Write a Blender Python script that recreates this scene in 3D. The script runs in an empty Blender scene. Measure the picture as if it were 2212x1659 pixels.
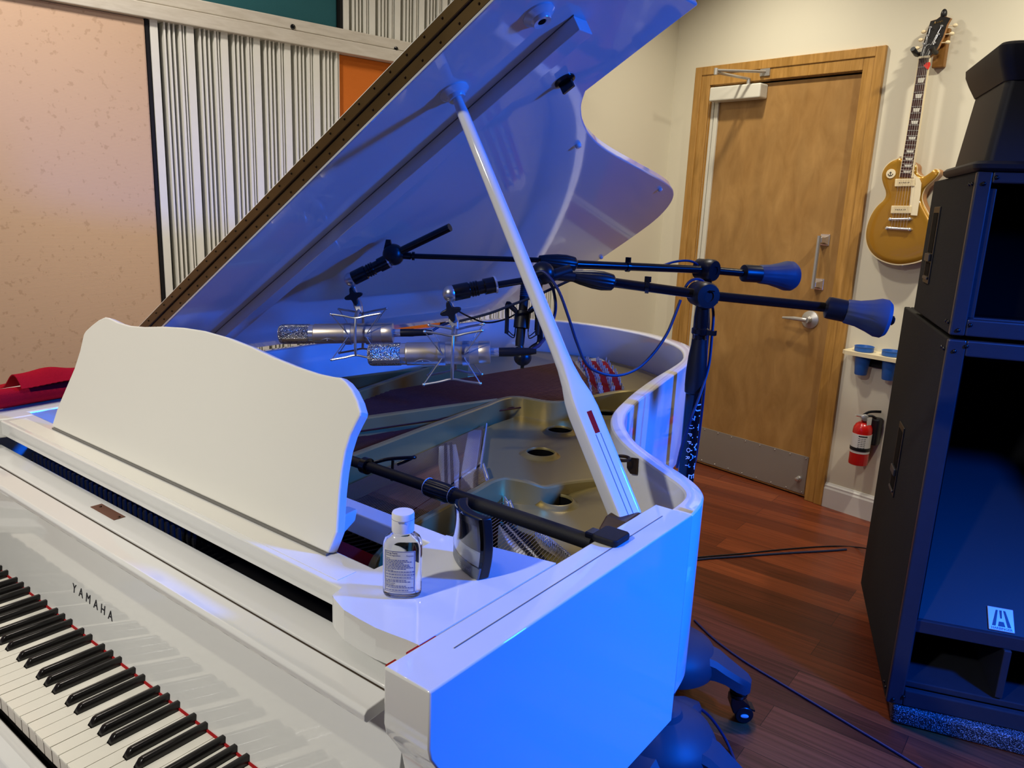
import bpy, bmesh, math, random
from mathutils import Vector, Matrix
random.seed(7)
SC = bpy.context.scene
COL = SC.collection
PI = math.pi
W_, H_ = 2212.0, 1659.0
# ------------------------------------------------------------------ camera (solved from the key pitch, the door and the walls)
FOC = 1660.474
CAM = Vector((1.1685, -0.3390, 1.4514))
RX = Vector((0.7926585515018617, 0.6082411098924893, 0.041655407424766665))
RY = Vector((-0.1705921794894231, 0.15568182138448436, 0.9729653019442461))
RF = Vector((-0.5853125054430487, 0.7783353536408084, -0.22716370362542235))
TW = -0.196748731037175
U = Vector((math.cos(TW), math.sin(TW), 0))      # along the door wall
V = Vector((-math.sin(TW), math.cos(TW), 0))     # along the striped wall
def ray(x, y): return RX*((x-W_/2)/FOC) - RY*((y-H_/2)/FOC) + RF
def on(x, y, n, c):
    d = ray(x, y); return CAM + d*((c - n.dot(CAM))/n.dot(d))
def atz(x, y, h): return on(x, y, Vector((0, 0, 1)), h)
def aty(x, y, c): return on(x, y, Vector((0, 1, 0)), c)
def atx(x, y, c): return on(x, y, Vector((1, 0, 0)), c)
def dep(x, y, d): return CAM + ray(x, y)*d
def wu(u, v, z): return U*u + V*v + Vector((0, 0, z))
def wa(x, y, v):
    p = on(x, y, V, v); return p.dot(U), p.z

def S(r, g, b):
    f = lambda c: (c/255/12.92) if c/255 <= .04045 else ((c/255+.055)/1.055)**2.4
    return (f(r), f(g), f(b), 1)
# ------------------------------------------------------------------ materials
def newmat(name):
    m = bpy.data.materials.new(name); m.use_nodes = True
    nt = m.node_tree; b = nt.nodes['Principled BSDF']
    return m, nt, b
def N(nt, t, **k):
    n = nt.nodes.new(t)
    for a, v in k.items():
        if a in n.inputs.keys(): n.inputs[a].default_value = v
        else: setattr(n, a, v)
    return n
def coords(nt, rot=0, scale=(1, 1, 1)):
    tc = N(nt, 'ShaderNodeTexCoord'); mp = N(nt, 'ShaderNodeMapping')
    mp.inputs['Rotation'].default_value = (0, 0, rot); mp.inputs['Scale'].default_value = scale
    nt.links.new(tc.outputs['Object'], mp.inputs['Vector']); return mp.outputs['Vector']
def paint(name, col, rough=.4, metal=0, coat=0, spec=.5, var=.06, nscale=30, bump=0, bscale=400, rot=0):
    m, nt, b = newmat(name)
    v = coords(nt, rot)
    n = N(nt, 'ShaderNodeTexNoise', Scale=nscale, Detail=3.0); nt.links.new(v, n.inputs['Vector'])
    mx = N(nt, 'ShaderNodeMix', data_type='RGBA')
    c2 = tuple(max(0, c*(1-var)) for c in col[:3])+(1,); c1 = tuple(min(1, c*(1+var)) for c in col[:3])+(1,)
    mx.inputs['A'].default_value = c1; mx.inputs['B'].default_value = c2
    nt.links.new(n.outputs['Fac'], mx.inputs['Factor']); nt.links.new(mx.outputs['Result'], b.inputs['Base Color'])
    b.inputs['Roughness'].default_value = rough; b.inputs['Metallic'].default_value = metal
    b.inputs['Coat Weight'].default_value = coat; b.inputs['Coat Roughness'].default_value = .03
    b.inputs['Specular IOR Level'].default_value = spec
    if bump:
        n2 = N(nt, 'ShaderNodeTexNoise', Scale=bscale, Detail=2.0); nt.links.new(v, n2.inputs['Vector'])
        bp = N(nt, 'ShaderNodeBump', Strength=bump, Distance=.002)
        nt.links.new(n2.outputs['Fac'], bp.inputs['Height']); nt.links.new(bp.outputs['Normal'], b.inputs['Normal'])
    return m
def wood(name, ca, cb, rough=.4, rot=0, sc=(30, 30, 3), bump=.05, blotch=None, coat=0):
    m, nt, b = newmat(name)
    v = coords(nt, rot, sc)
    n = N(nt, 'ShaderNodeTexNoise', Scale=1.0, Detail=6.0, Roughness=.6, Distortion=.6); nt.links.new(v, n.inputs['Vector'])
    r = N(nt, 'ShaderNodeValToRGB'); r.color_ramp.elements[0].position = .3; r.color_ramp.elements[1].position = .72
    r.color_ramp.elements[0].color = ca; r.color_ramp.elements[1].color = cb
    nt.links.new(n.outputs['Fac'], r.inputs['Fac']); out = r.outputs['Color']
    if blotch:
        v2 = coords(nt, rot, blotch)
        n2 = N(nt, 'ShaderNodeTexNoise', Scale=1.0, Detail=4.0, Distortion=1.5); nt.links.new(v2, n2.inputs['Vector'])
        mr = N(nt, 'ShaderNodeMapRange'); mr.inputs['To Min'].default_value = .72; mr.inputs['To Max'].default_value = 1.2
        nt.links.new(n2.outputs['Fac'], mr.inputs['Value'])
        mx = N(nt, 'ShaderNodeMix', data_type='RGBA', blend_type='MULTIPLY'); mx.inputs['Factor'].default_value = 1
        nt.links.new(out, mx.inputs['A']); nt.links.new(mr.outputs['Result'], mx.inputs['B']); out = mx.outputs['Result']
    nt.links.new(out, b.inputs['Base Color'])
    b.inputs['Roughness'].default_value = rough; b.inputs['Coat Weight'].default_value = coat
    bp = N(nt, 'ShaderNodeBump', Strength=bump, Distance=.001)
    nt.links.new(n.outputs['Fac'], bp.inputs['Height']); nt.links.new(bp.outputs['Normal'], b.inputs['Normal'])
    return m
M = {}
M['white'] = paint('white_lacquer', S(226, 226, 222), .06, spec=.5, coat=.5, var=.015, nscale=4)
M['whitesatin'] = paint('white_satin', S(226, 224, 214), .32, spec=.35, var=.02, nscale=5)
M['seam'] = paint('seam_dark', S(110, 108, 104), .5)
M['ivory'] = paint('key_ivory', S(238, 234, 220), .16, var=.02, nscale=60)
M['keyside'] = paint('key_side', S(205, 198, 188), .5)
M['ebony'] = paint('key_black', S(22, 20, 20), .22, spec=.5, var=.2)
M['redfelt'] = paint('red_felt', S(165, 30, 32), .9, spec=.1, bump=.5, bscale=900)
M['redcloth'] = paint('red_wool', S(158, 18, 36), .95, spec=.05, var=.1, nscale=200, bump=.6, bscale=900)
M['brass'] = paint('aged_brass', S(128, 104, 66), .35, metal=.85, var=.25, nscale=20)
M['brassdark'] = paint('dark_brass', S(60, 44, 26), .4, metal=.7)
M['plate'] = paint('plate_gold', S(164, 146, 88), .34, metal=.55, var=.06, nscale=8)
M['platetop'] = paint('plate_edge', S(196, 186, 150), .33, metal=.5, var=.05)
M['sound'] = wood('soundboard', S(126, 78, 60), S(152, 100, 78), .5, sc=(40, 3, 3))
M['bridge'] = paint('bridge_paper', S(216, 218, 226), .5, var=.05)
M['string'] = paint('steel_string', S(176, 168, 166), .34, metal=1, var=.1)
M['copper'] = paint('copper_wound', S(122, 88, 84), .42, metal=1, var=.15)
M['chrome'] = paint('chrome', S(222, 222, 224), .16, metal=.8, var=.03)
M['steel'] = paint('brushed_steel', S(190, 187, 182), .34, metal=.75, var=.08, nscale=60)
M['blackmetal'] = paint('black_enamel', S(14, 14, 17), .22, spec=.5, var=.1)
M['blackplastic'] = paint('black_plastic', S(20, 20, 23), .38, spec=.4, var=.1)
M['blackmatte'] = paint('black_matte', S(17, 17, 18), .6, spec=.3, var=.15, bump=.15, bscale=700)
M['rubbergrey'] = paint('grey_rubber', S(62, 68, 82), .55, spec=.3, var=.06)
M['basegrey'] = paint('grey_cast_base', S(60, 64, 74), .5, spec=.35, var=.08, bump=.1, bscale=900)
M['cable'] = paint('cable_blue', S(28, 38, 70), .5, spec=.3, var=.1)
M['cableblack'] = paint('cable_black', S(18, 20, 28), .5, spec=.3)
M['micbody'] = paint('mic_nickel', S(222, 208, 188), .36, metal=.9, var=.04, nscale=40)
M['silver'] = paint('satin_silver', S(196, 196, 196), .3, metal=.9, var=.03)
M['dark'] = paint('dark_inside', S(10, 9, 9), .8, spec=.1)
M['brownwood'] = wood('dark_wood', S(50, 34, 22), S(74, 50, 34), .5, sc=(3, 30, 30))
M['brownplate'] = paint('brown_plate', S(112, 74, 56), .45, metal=.3)
M['wallpaint'] = paint('wall_beige', S(212, 205, 184), .55, spec=.3, var=.015, nscale=3, bump=.06, bscale=250)
M['wallwhite'] = paint('trim_white', S(214, 212, 206), .4, spec=.4, var=.02)
M['wallgrey'] = paint('wall_grey_beige', S(168, 162, 148), .6, spec=.3, var=.02)
M['ceil'] = paint('ceiling_white', S(222, 218, 208), .8, spec=.2)
M['fabric'] = None
M['teal'] = paint('teal_fabric', S(48, 96, 102), .9, spec=.1, var=.1, nscale=300, bump=.4, bscale=900)
M['orange'] = paint('orange_fabric', S(206, 112, 44), .9, spec=.1, var=.06, nscale=300, bump=.4, bscale=900)
M['slatwhite'] = paint('slat_white', S(228, 227, 216), .45, spec=.35, var=.03, rot=-TW)
M['slatshade'] = paint('slat_well_shade', S(100, 102, 99), .6, spec=.3, var=.06, rot=-TW)  # shading of the recessed wells put into their colour as grey
M['rail'] = wood('whitewashed_rail', S(196, 188, 172), S(214, 208, 194), .5, rot=-TW, sc=(60, 3, 80))
M['casing'] = wood('door_casing', S(150, 108, 46), S(186, 140, 74), .35, rot=-TW, sc=(50, 50, 4), blotch=(9, 9, 4))
M['doorwood'] = wood('door_birch', S(144, 105, 55), S(170, 130, 76), .36, rot=-TW, sc=(12, 12, 4.5), blotch=(6, 6, 2.2))
M['kick'] = paint('kick_plate', S(150, 145, 138), .42, metal=.4, var=.05, nscale=5)
M['closer'] = paint('closer_grey', S(206, 202, 188), .35, spec=.4, var=.02)
M['gold'] = paint('gold_top', S(168, 122, 34), .25, metal=.35, coat=.5, var=.05, nscale=12)
M['cream'] = paint('cream_plastic', S(226, 208, 168), .3, var=.03)
M['creamlight'] = paint('cream_guard', S(230, 216, 184), .3, var=.02)
M['mahogany'] = wood('mahogany', S(142, 92, 42), S(170, 116, 58), .3, sc=(20, 20, 4))
M['rosewood'] = wood('rosewood', S(52, 26, 22), S(74, 38, 32), .4, sc=(40, 40, 5))
M['pearl'] = paint('pearl_inlay', S(214, 210, 198), .25, var=.12, nscale=150)
M['walnut'] = wood('hanger_wood', S(118, 78, 32), S(148, 104, 50), .4, sc=(20, 20, 4))
M['pick'] = paint('red_pick', S(214, 52, 40), .3)
M['extred'] = paint('extinguisher_red', S(186, 22, 18), .25, coat=.3, var=.04)
M['label'] = paint('label_white', S(206, 204, 200), .5, var=.02)
M['labelgrey'] = paint('label_grey', S(160, 160, 166), .5, var=.04)
M['ink'] = paint('ink_dark', S(34, 34, 40), .5)
M['inkblue'] = paint('ink_blue', S(42, 58, 140), .5)
M['inkred'] = paint('ink_red', S(170, 60, 50), .5)
M['silverink'] = paint('silver_ink', S(205, 208, 214), .4)
M['whiteink'] = paint('white_ink', S(212, 214, 222), .45)
M['lightply'] = wood('birch_ply', S(206, 190, 152), S(222, 208, 174), .5, sc=(6, 40, 40))
M['cupblue'] = paint('blue_cup', S(36, 92, 172), .4, var=.05)
M['spk'] = paint('speaker_carpet', S(33, 32, 30), .8, spec=.2, var=.3, nscale=500, bump=.8, bscale=700)
M['spkmetal'] = paint('speaker_trim', S(44, 46, 52), .35, spec=.5, var=.12, nscale=40, bump=.1, bscale=600)
M['spkfront'] = paint('speaker_grille_black', S(24, 25, 30), .55, spec=.4, var=.25, nscale=300)
M['badge'] = paint('badge_silver', S(196, 200, 206), .35, metal=.4)
M['badgedark'] = paint('badge_dark', S(42, 50, 76), .4)
M['bottlecap'] = paint('bottle_cap', S(232, 232, 234), .35, var=.01)
M['devgrey'] = paint('device_grey', S(92, 98, 106), .3, spec=.5)
M['devpanel'] = paint('device_panel', S(176, 180, 186), .3, spec=.5)
M['devscreen'] = paint('device_screen', S(28, 34, 48), .08, spec=.7, var=.3, nscale=30)
def glass(name, col, rough=.02, ior=1.45):
    m, nt, b = newmat(name)
    n = N(nt, 'ShaderNodeTexNoise', Scale=20.0); nt.links.new(coords(nt), n.inputs['Vector'])
    mr = N(nt, 'ShaderNodeMapRange'); mr.inputs['To Min'].default_value = rough; mr.inputs['To Max'].default_value = rough+.02
    nt.links.new(n.outputs['Fac'], mr.inputs['Value']); nt.links.new(mr.outputs['Result'], b.inputs['Roughness'])
    b.inputs['Base Color'].default_value = col; b.inputs['Transmission Weight'].default_value = 1; b.inputs['IOR'].default_value = ior
    return m
M['bottle'] = glass('clear_plastic', (.97, .98, 1, 1))
M['acrylic'] = glass('clear_acrylic', (.9, .93, .97, 1), .03)
def fabric_mat():
    m, nt, b = newmat('beige_fabric')
    v = coords(nt, -TW)
    w = N(nt, 'ShaderNodeTexWave', wave_type='BANDS', bands_direction='Z', Scale=80.0, Distortion=.5, Detail=1.0); w.inputs['Detail Scale'].default_value = 2
    nt.links.new(v, w.inputs['Vector'])
    n = N(nt, 'ShaderNodeTexNoise', Scale=58.0, Detail=2.0); nt.links.new(v, n.inputs['Vector'])
    r = N(nt, 'ShaderNodeValToRGB'); r.color_ramp.elements[0].position = .30; r.color_ramp.elements[1].position = .38
    r.color_ramp.elements[0].color = S(199, 167, 139); r.color_ramp.elements[1].color = S(214, 182, 154)
    nt.links.new(n.outputs['Fac'], r.inputs['Fac'])
    mx = N(nt, 'ShaderNodeMix', data_type='RGBA', blend_type='MULTIPLY'); mx.inputs['Factor'].default_value = .14
    nt.links.new(r.outputs['Color'], mx.inputs['A']); nt.links.new(w.outputs['Color'], mx.inputs['B'])
    nt.links.new(mx.outputs['Result'], b.inputs['Base Color'])
    b.inputs['Roughness'].default_value = .9; b.inputs['Specular IOR Level'].default_value = .15
    bp = N(nt, 'ShaderNodeBump', Strength=.15, Distance=.001)
    nt.links.new(w.outputs['Fac'], bp.inputs['Height']); nt.links.new(bp.outputs['Normal'], b.inputs['Normal'])
    return m
M['fabric'] = fabric_mat()
def floor_mat():
    m, nt, b = newmat('cherry_planks')
    v = coords(nt)
    br = N(nt, 'ShaderNodeTexBrick', offset=.37, offset_frequency=2, squash=1)
    br.inputs['Scale'].default_value = 1; br.inputs['Brick Width'].default_value = .95; br.inputs['Row Height'].default_value = .121
    br.inputs['Mortar Size'].default_value = .0009; br.inputs['Mortar Smooth'].default_value = .1; br.inputs['Bias'].default_value = 0
    br.inputs['Color1'].default_value = (0, 0, 0, 1); br.inputs['Color2'].default_value = (1, 1, 1, 1); br.inputs['Mortar'].default_value = (.5, .5, .5, 1)
    nt.links.new(v, br.inputs['Vector'])
    r = N(nt, 'ShaderNodeValToRGB'); e = r.color_ramp.elements
    e[0].position = 0; e[0].color = S(80, 36, 21); e[1].position = 1; e[1].color = S(130, 66, 37)
    x = e.new(.35); x.color = S(100, 45, 25); x = e.new(.7); x.color = S(116, 55, 30)
    nt.links.new(br.outputs['Color'], r.inputs['Fac'])
    v2 = coords(nt, 0, (2.2, 90, 1)); n = N(nt, 'ShaderNodeTexNoise', Scale=1.0, Detail=5.0, Distortion=.5); nt.links.new(v2, n.inputs['Vector'])
    mr = N(nt, 'ShaderNodeMapRange'); mr.inputs['From Min'].default_value = .25; mr.inputs['From Max'].default_value = .75; mr.inputs['To Min'].default_value = .55; mr.inputs['To Max'].default_value = 1.5
    nt.links.new(n.outputs['Fac'], mr.inputs['Value'])
    mx = N(nt, 'ShaderNodeMix', data_type='RGBA', blend_type='MULTIPLY'); mx.inputs['Factor'].default_value = 1
    nt.links.new(r.outputs['Color'], mx.inputs['A']); nt.links.new(mr.outputs['Result'], mx.inputs['B'])
    mk = N(nt, 'ShaderNodeMix', data_type='RGBA'); nt.links.new(br.outputs['Fac'], mk.inputs['Factor'])
    nt.links.new(mx.outputs['Result'], mk.inputs['A']); mk.inputs['B'].default_value = S(40, 18, 12)
    nt.links.new(mk.outputs['Result'], b.inputs['Base Color'])
    b.inputs['Roughness'].default_value = .32; b.inputs['Specular IOR Level'].default_value = .45
    bp = N(nt, 'ShaderNodeBump', Strength=.25, Distance=.001, invert=True)
    nt.links.new(br.outputs['Fac'], bp.inputs['Height']); nt.links.new(bp.outputs['Normal'], b.inputs['Normal'])
    return m
M['floor'] = floor_mat()
def speckle(name, ca, cb, scale, rough, bump):
    m, nt, b = newmat(name); v = coords(nt)
    n = N(nt, 'ShaderNodeTexNoise', Scale=scale, Detail=2.0); nt.links.new(v, n.inputs['Vector'])
    r = N(nt, 'ShaderNodeValToRGB'); r.color_ramp.elements[0].position = .52; r.color_ramp.elements[1].position = .62
    r.color_ramp.elements[0].color = ca; r.color_ramp.elements[1].color = cb
    nt.links.new(n.outputs['Fac'], r.inputs['Fac']); nt.links.new(r.outputs['Color'], b.inputs['Base Color'])
    b.inputs['Roughness'].default_value = rough
    bp = N(nt, 'ShaderNodeBump', Strength=bump, Distance=.004); nt.links.new(n.outputs['Fac'], bp.inputs['Height']); nt.links.new(bp.outputs['Normal'], b.inputs['Normal'])
    return m
M['pad'] = speckle('speckled_foam', S(24, 26, 30), S(150, 156, 166), 330, .45, .8)
def grille_mat():
    m, nt, b = newmat('mic_grille'); v = coords(nt)
    vo = N(nt, 'ShaderNodeTexVoronoi', Scale=480.0, feature='F1'); nt.links.new(v, vo.inputs['Vector'])
    r = N(nt, 'ShaderNodeValToRGB'); r.color_ramp.elements[0].position = .25; r.color_ramp.elements[1].position = .55
    r.color_ramp.elements[0].color = S(70, 68, 66); r.color_ramp.elements[1].color = S(226, 222, 214)
    nt.links.new(vo.outputs['Distance'], r.inputs['Fac']); nt.links.new(r.outputs['Color'], b.inputs['Base Color'])
    b.inputs['Metallic'].default_value = 1; b.inputs['Roughness'].default_value = .25
    bp = N(nt, 'ShaderNodeBump', Strength=1.0, Distance=.002); nt.links.new(vo.outputs['Distance'], bp.inputs['Height']); nt.links.new(bp.outputs['Normal'], b.inputs['Normal'])
    return m
M['grille'] = grille_mat()
# ------------------------------------------------------------------ mesh builders
def catmull(pts, n=8, closed=False):
    P = [Vector(p) for p in pts]; out = []; L = len(P)
    rng = range(L) if closed else range(L-1)
    for i in rng:
        p1, p2 = P[i], P[(i+1) % L]
        p0 = P[i-1] if (i > 0 or closed) else p1*2-p2
        p3 = P[(i+2) % L] if (i+2 < L or closed) else p2*2-p1
        for k in range(n):
            t = k/n
            out.append(.5*((2*p1)+(p2-p0)*t+(2*p0-5*p1+4*p2-p3)*t*t+(3*p1-p0-3*p2+p3)*t**3))
    if not closed: out.append(P[-1])
    return out
def resample(pts, n):
    P = [Vector(p) for p in pts]; L = [0]
    for a, b in zip(P, P[1:]): L.append(L[-1]+(b-a).length)
    out = []; j = 0
    for i in range(n):
        s = L[-1]*i/(n-1)
        while j < len(P)-2 and L[j+1] < s: j += 1
        t = (s-L[j])/max(1e-9, L[j+1]-L[j]); out.append(P[j].lerp(P[j+1], min(1, max(0, t))))
    return out
def axes(d, ref=None):
    d = Vector(d).normalized(); r = Vector(ref) if ref is not None else (Vector((0, 0, 1)) if abs(d.z) < .9 else Vector((1, 0, 0)))
    x = (r - d*r.dot(d)).normalized(); y = d.cross(x); return x, y, d
def frame(o, d, ref=None):
    x, y, z = axes(d, ref); m = Matrix((x, y, z)).transposed().to_4x4(); m.translation = Vector(o); return m
class MB:
    def __init__(s): s.v = []; s.f = []; s.sm = []; s.mi = []
    def add(s, vs, fs, smooth=False, mi=0):
        o = len(s.v); s.v += [Vector(p) for p in vs]
        for f in fs: s.f.append([i+o for i in f]); s.sm.append(smooth); s.mi.append(mi)
        return s
    def box(s, c, sz, A=None, mi=0):
        c = Vector(c); A = A or (Vector((1, 0, 0)), Vector((0, 1, 0)), Vector((0, 0, 1)))
        h = [x/2 for x in sz]; vs = [c+A[0]*(h[0]*i)+A[1]*(h[1]*j)+A[2]*(h[2]*k) for k in (-1, 1) for j in (-1, 1) for i in (-1, 1)]
        return s.add(vs, [(0, 2, 3, 1), (4, 5, 7, 6), (0, 1, 5, 4), (2, 6, 7, 3), (0, 4, 6, 2), (1, 3, 7, 5)], False, mi)
    def bx(s, x0, x1, y0, y1, z0, z1, mi=0): return s.box(((x0+x1)/2, (y0+y1)/2, (z0+z1)/2), (x1-x0, y1-y0, z1-z0), None, mi)
    def bw(s, u0, u1, v0, v1, z0, z1, mi=0): return s.box(wu((u0+u1)/2, (v0+v1)/2, (z0+z1)/2), (abs(u1-u0), abs(v1-v0), z1-z0), (U, V, Vector((0, 0, 1))), mi)
    def prism(s, poly, fn, h0, h1, smooth=False, mi=0):
        n = len(poly); a = [fn(p[0], p[1], h0) for p in poly]; b = [fn(p[0], p[1], h1) for p in poly]
        s.add(a+b, [list(range(n))[::-1], list(range(n, 2*n))], False, mi)
        o = len(s.v)-2*n
        for i in range(n):
            j = (i+1) % n; s.f.append([o+i, o+j, o+n+j, o+n+i]); s.sm.append(smooth); s.mi.append(mi)
        return s
    def tube(s, pts, r, seg=10, cap=True, closed=False, ref=None, mi=0, sy=1):
        P = [Vector(p) for p in pts]; n = len(P); rs = r if isinstance(r, (list, tuple)) else [r]*n
        vs = []; x = None
        for i in range(n):
            a = P[i-1] if (i > 0 or closed) else P[i]; b = P[(i+1) % n] if (i < n-1 or closed) else P[i]
            d = (b-a).normalized()
            if x is None: x, y, _ = axes(d, ref)
            else:
                x = (x-d*x.dot(d)).normalized(); y = d.cross(x)
            for k in range(seg):
                t = 2*PI*k/seg; vs.append(P[i]+x*(math.cos(t)*rs[i])+y*(math.sin(t)*rs[i]*sy))
        fs = []
        for i in range(n if closed else n-1):
            for k in range(seg):
                j = (i+1) % n; q = (k+1) % seg; fs.append((i*seg+k, i*seg+q, j*seg+q, j*seg+k))
        s.add(vs, fs, True, mi)
        if cap and not closed:
            o = len(s.v)-len(vs)
            s.f.append([o+k for k in range(seg)][::-1]); s.f.append([o+(n-1)*seg+k for k in range(seg)]); s.sm += [False]*2; s.mi += [mi]*2
        return s
    def lathe(s, prof, M4, seg=24, mi=0, sx=1, sy=1, cap=True):
        vs = []; n = len(prof)
        for r, h in prof:
            for k in range(seg):
                t = 2*PI*k/seg; vs.append(M4 @ Vector((math.cos(t)*r*sx, math.sin(t)*r*sy, h)))
        fs = [(i*seg+k, i*seg+(k+1) % seg, (i+1)*seg+(k+1) % seg, (i+1)*seg+k) for i in range(n-1) for k in range(seg)]
        s.add(vs, fs, True, mi); o = len(s.v)-len(vs)
        if not cap: return s
        if prof[0][0] > 1e-6: s.f.append([o+k for k in range(seg)][::-1]); s.sm.append(False); s.mi.append(mi)
        if prof[-1][0] > 1e-6: s.f.append([o+(n-1)*seg+k for k in range(seg)]); s.sm.append(False); s.mi.append(mi)
        return s
    def ball(s, c, r, seg=14, mi=0, sc=(1, 1, 1)):
        m = Matrix.Translation(Vector(c)) @ Matrix.Diagonal((sc[0], sc[1], sc[2], 1))
        return s.lathe([(r*math.sin(PI*i/10), -r*math.cos(PI*i/10)) for i in range(11)], m, seg, mi)
    def loft(s, rings, cap=True, smooth=True, mi=0, closed=True):
        n = len(rings[0]); vs = [p for R in rings for p in R]; fs = []
        for i in range(len(rings)-1):
            for k in range(n if closed else n-1):
                q = (k+1) % n; fs.append((i*n+k, i*n+q, (i+1)*n+q, (i+1)*n+k))
        s.add(vs, fs, smooth, mi); o = len(s.v)-len(vs)
        if cap and closed:
            s.f.append([o+k for k in range(n)][::-1]); s.f.append([o+(len(rings)-1)*n+k for k in range(n)]); s.sm += [False]*2; s.mi += [mi]*2
        return s
    def mesh(s, me, M4, mi=0):
        o = len(s.v); s.v += [M4 @ v.co for v in me.vertices]
        for p in me.polygons: s.f.append([i+o for i in p.vertices]); s.sm.append(False); s.mi.append(mi)
        return s
ORG = {}
def obj(name, mb, mat, parent=None, bev=0, bseg=2, ang=38, kind=None, label=None):
    o0 = ORG[parent.name] if parent else Vector((0, 0, 0))
    me = bpy.data.meshes.new(name)
    me.from_pydata([tuple(v-o0) for v in mb.v], [], mb.f)
    for m in (mat if isinstance(mat, (list, tuple)) else [mat]): me.materials.append(M[m])
    me.polygons.foreach_set('use_smooth', mb.sm); me.polygons.foreach_set('material_index', mb.mi)
    bm = bmesh.new(); bm.from_mesh(me); bmesh.ops.recalc_face_normals(bm, faces=bm.faces); bm.to_mesh(me); bm.free()
    if any(mb.sm): me.set_sharp_from_angle(angle=math.radians(ang))
    me.update()
    o = bpy.data.objects.new(name, me); COL.objects.link(o); ORG[o.name] = o0
    if parent: o.parent = parent
    if bev:
        b = o.modifiers.new('bevel', 'BEVEL'); b.width = bev; b.segments = bseg; b.limit_method = 'ANGLE'; b.angle_limit = math.radians(35)
        b.harden_normals = False
    if kind: o['kind'] = kind
    if label: o['label'] = label
    return o
def thing(name, label, cat, loc=(0, 0, 0), group=None):
    o = bpy.data.objects.new(name, None); COL.objects.link(o); o.location = loc; o.empty_display_size = .05
    ORG[o.name] = Vector(loc); o['label'] = label; o['category'] = cat
    if group: o['group'] = group
    return o
def tag(o, label, cat, group=None):
    o['label'] = label; o['category'] = cat
    if group: o['group'] = group
    return o
def struct(name, mb, mat, parent=None, bev=0):
    o = obj(name, mb, mat, parent, bev)
    if not parent: o['kind'] = 'structure'
    return o
def text(body, size, ext=.0003, align='CENTER'):
    c = bpy.data.curves.new('t', 'FONT'); c.body = body; c.size = size; c.extrude = ext; c.align_x = align; c.align_y = 'CENTER'; c.resolution_u = 3
    o = bpy.data.objects.new('t', c); COL.objects.link(o)
    dg = bpy.context.evaluated_depsgraph_get(); me = bpy.data.meshes.new_from_object(o.evaluated_get(dg))
    bpy.data.objects.remove(o); bpy.data.curves.remove(c); return me
def plane_m(o, x, y):
    x = Vector(x).normalized(); y = Vector(y); y = (y-x*y.dot(x)).normalized(); z = x.cross(y)
    m = Matrix((x, y, z)).transposed().to_4x4(); m.translation = Vector(o); return m
def fxy(x, y, h): return Vector((x, y, h))
def fyz(y, z, x): return Vector((x, y, z))
# ------------------------------------------------------------------ room shell
UB, VA = -1.69, 3.627
U1, V0, CZ = 4.7, -3.4, 2.95
struct('floor', MB().bw(UB-.1, U1+.1, V0-.1, VA+.25, -.06, 0), 'floor')
struct('ceiling', MB().bw(UB-.1, U1+.1, V0-.1, VA+.1, CZ, CZ+.06), 'ceil')
DL, DR, DT = -1.437, -.598, 2.127
struct('wall_back', MB().bw(UB-.1, DL, VA, VA+.12, 0, CZ).bw(DR, U1+.1, VA, VA+.12, 0, CZ).bw(DL, DR, VA, VA+.12, DT, CZ), 'wallpaint')
struct('wall_left', MB().bw(UB-.1, UB, V0-.1, VA, 0, CZ), 'wallpaint')
struct('wall_right', MB().bw(U1, U1+.1, V0-.1, VA, 0, CZ), 'wallgrey')
struct('wall_front', MB().bw(UB, U1, V0-.1, V0, 0, CZ), 'wallgrey')
bb = MB()
prof = [(0, 0), (.017, 0), (.017, .098), (.013, .107), (.013, .115), (.007, .122), (.004, .128), (0, .128)]
bb.prism(prof, lambda a, z, u: wu(u, VA-a, z), -.505, 3.2)
struct('baseboard_back', bb, 'wallwhite')
bl = MB().prism(prof, lambda a, z, v: wu(UB+a, v, z), -3, VA)
struct('baseboard_left', bl, 'wallwhite')
# door, its casing and its hardware
cs = MB()
def casing(mb, a0, a1, w, z0, z1):       # stepped flat casing
    pass
ow = .098
for (u0, u1, z0, z1) in ((DL-ow, DL, 0, DT+ow), (DR, DR+ow, 0, DT+ow), (DL, DR, DT, DT+ow)):
    cs.bw(u0, u1, VA-.016, VA+.001, z0, z1)
for (u0, u1, z0, z1) in ((DL-ow, DL-ow*.55, 0, DT+ow), (DR+ow*.55, DR+ow, 0, DT+ow), (DL-ow*.55, DR+ow*.55, DT+ow*.55, DT+ow)):
    cs.bw(u0, u1, VA-.022, VA-.015, z0, z1)
struct('trim_1', cs, 'casing', None, .003)
jm = MB().bw(DL, DL+.012, VA, VA+.11, 0, DT).bw(DR-.004, DR, VA, VA+.11, 0, DT).bw(DL, DR, VA, VA+.11, DT-.004, DT)
struct('trim_2', jm, 'casing')
DV = VA+.012
door = struct('door_1', MB().bw(DL+.05, DR-.009, DV, DV+.045, .008, DT-.012), 'doorwood')
door['label'] = 'birch veneer door with metal kick plate, lever, pull and closer'
obj('hinge_strip', MB().bw(DL+.006, DL+.027, DV-.010, DV+.04, .01, DT-.02).bw(DL+.033, DL+.058, DV-.012, DV+.004, .01, DT-.02), 'closer', door, .002)
obj('door_gap', MB().bw(DL+.004, DL+.05, DV+.012, DV+.044, .005, DT-.01).bw(DR-.009, DR-.004, DV+.01, DV+.044, .005, DT-.005).bw(DL+.05, DR-.009, DV+.01, DV+.044, DT-.012, DT-.005), 'dark', door)
kp = MB().bw(DL+.07, DR-.016, DV-.003, DV, .018, .226)
obj('kick_plate', kp, 'kick', door, .001)
sc_ = MB()
for i in range(9):
    for z in (.028, .216): sc_.ball(wu(DL+.085+i*(DR-DL-.115)/8, DV-.0035, z), .0035, 8)
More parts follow.
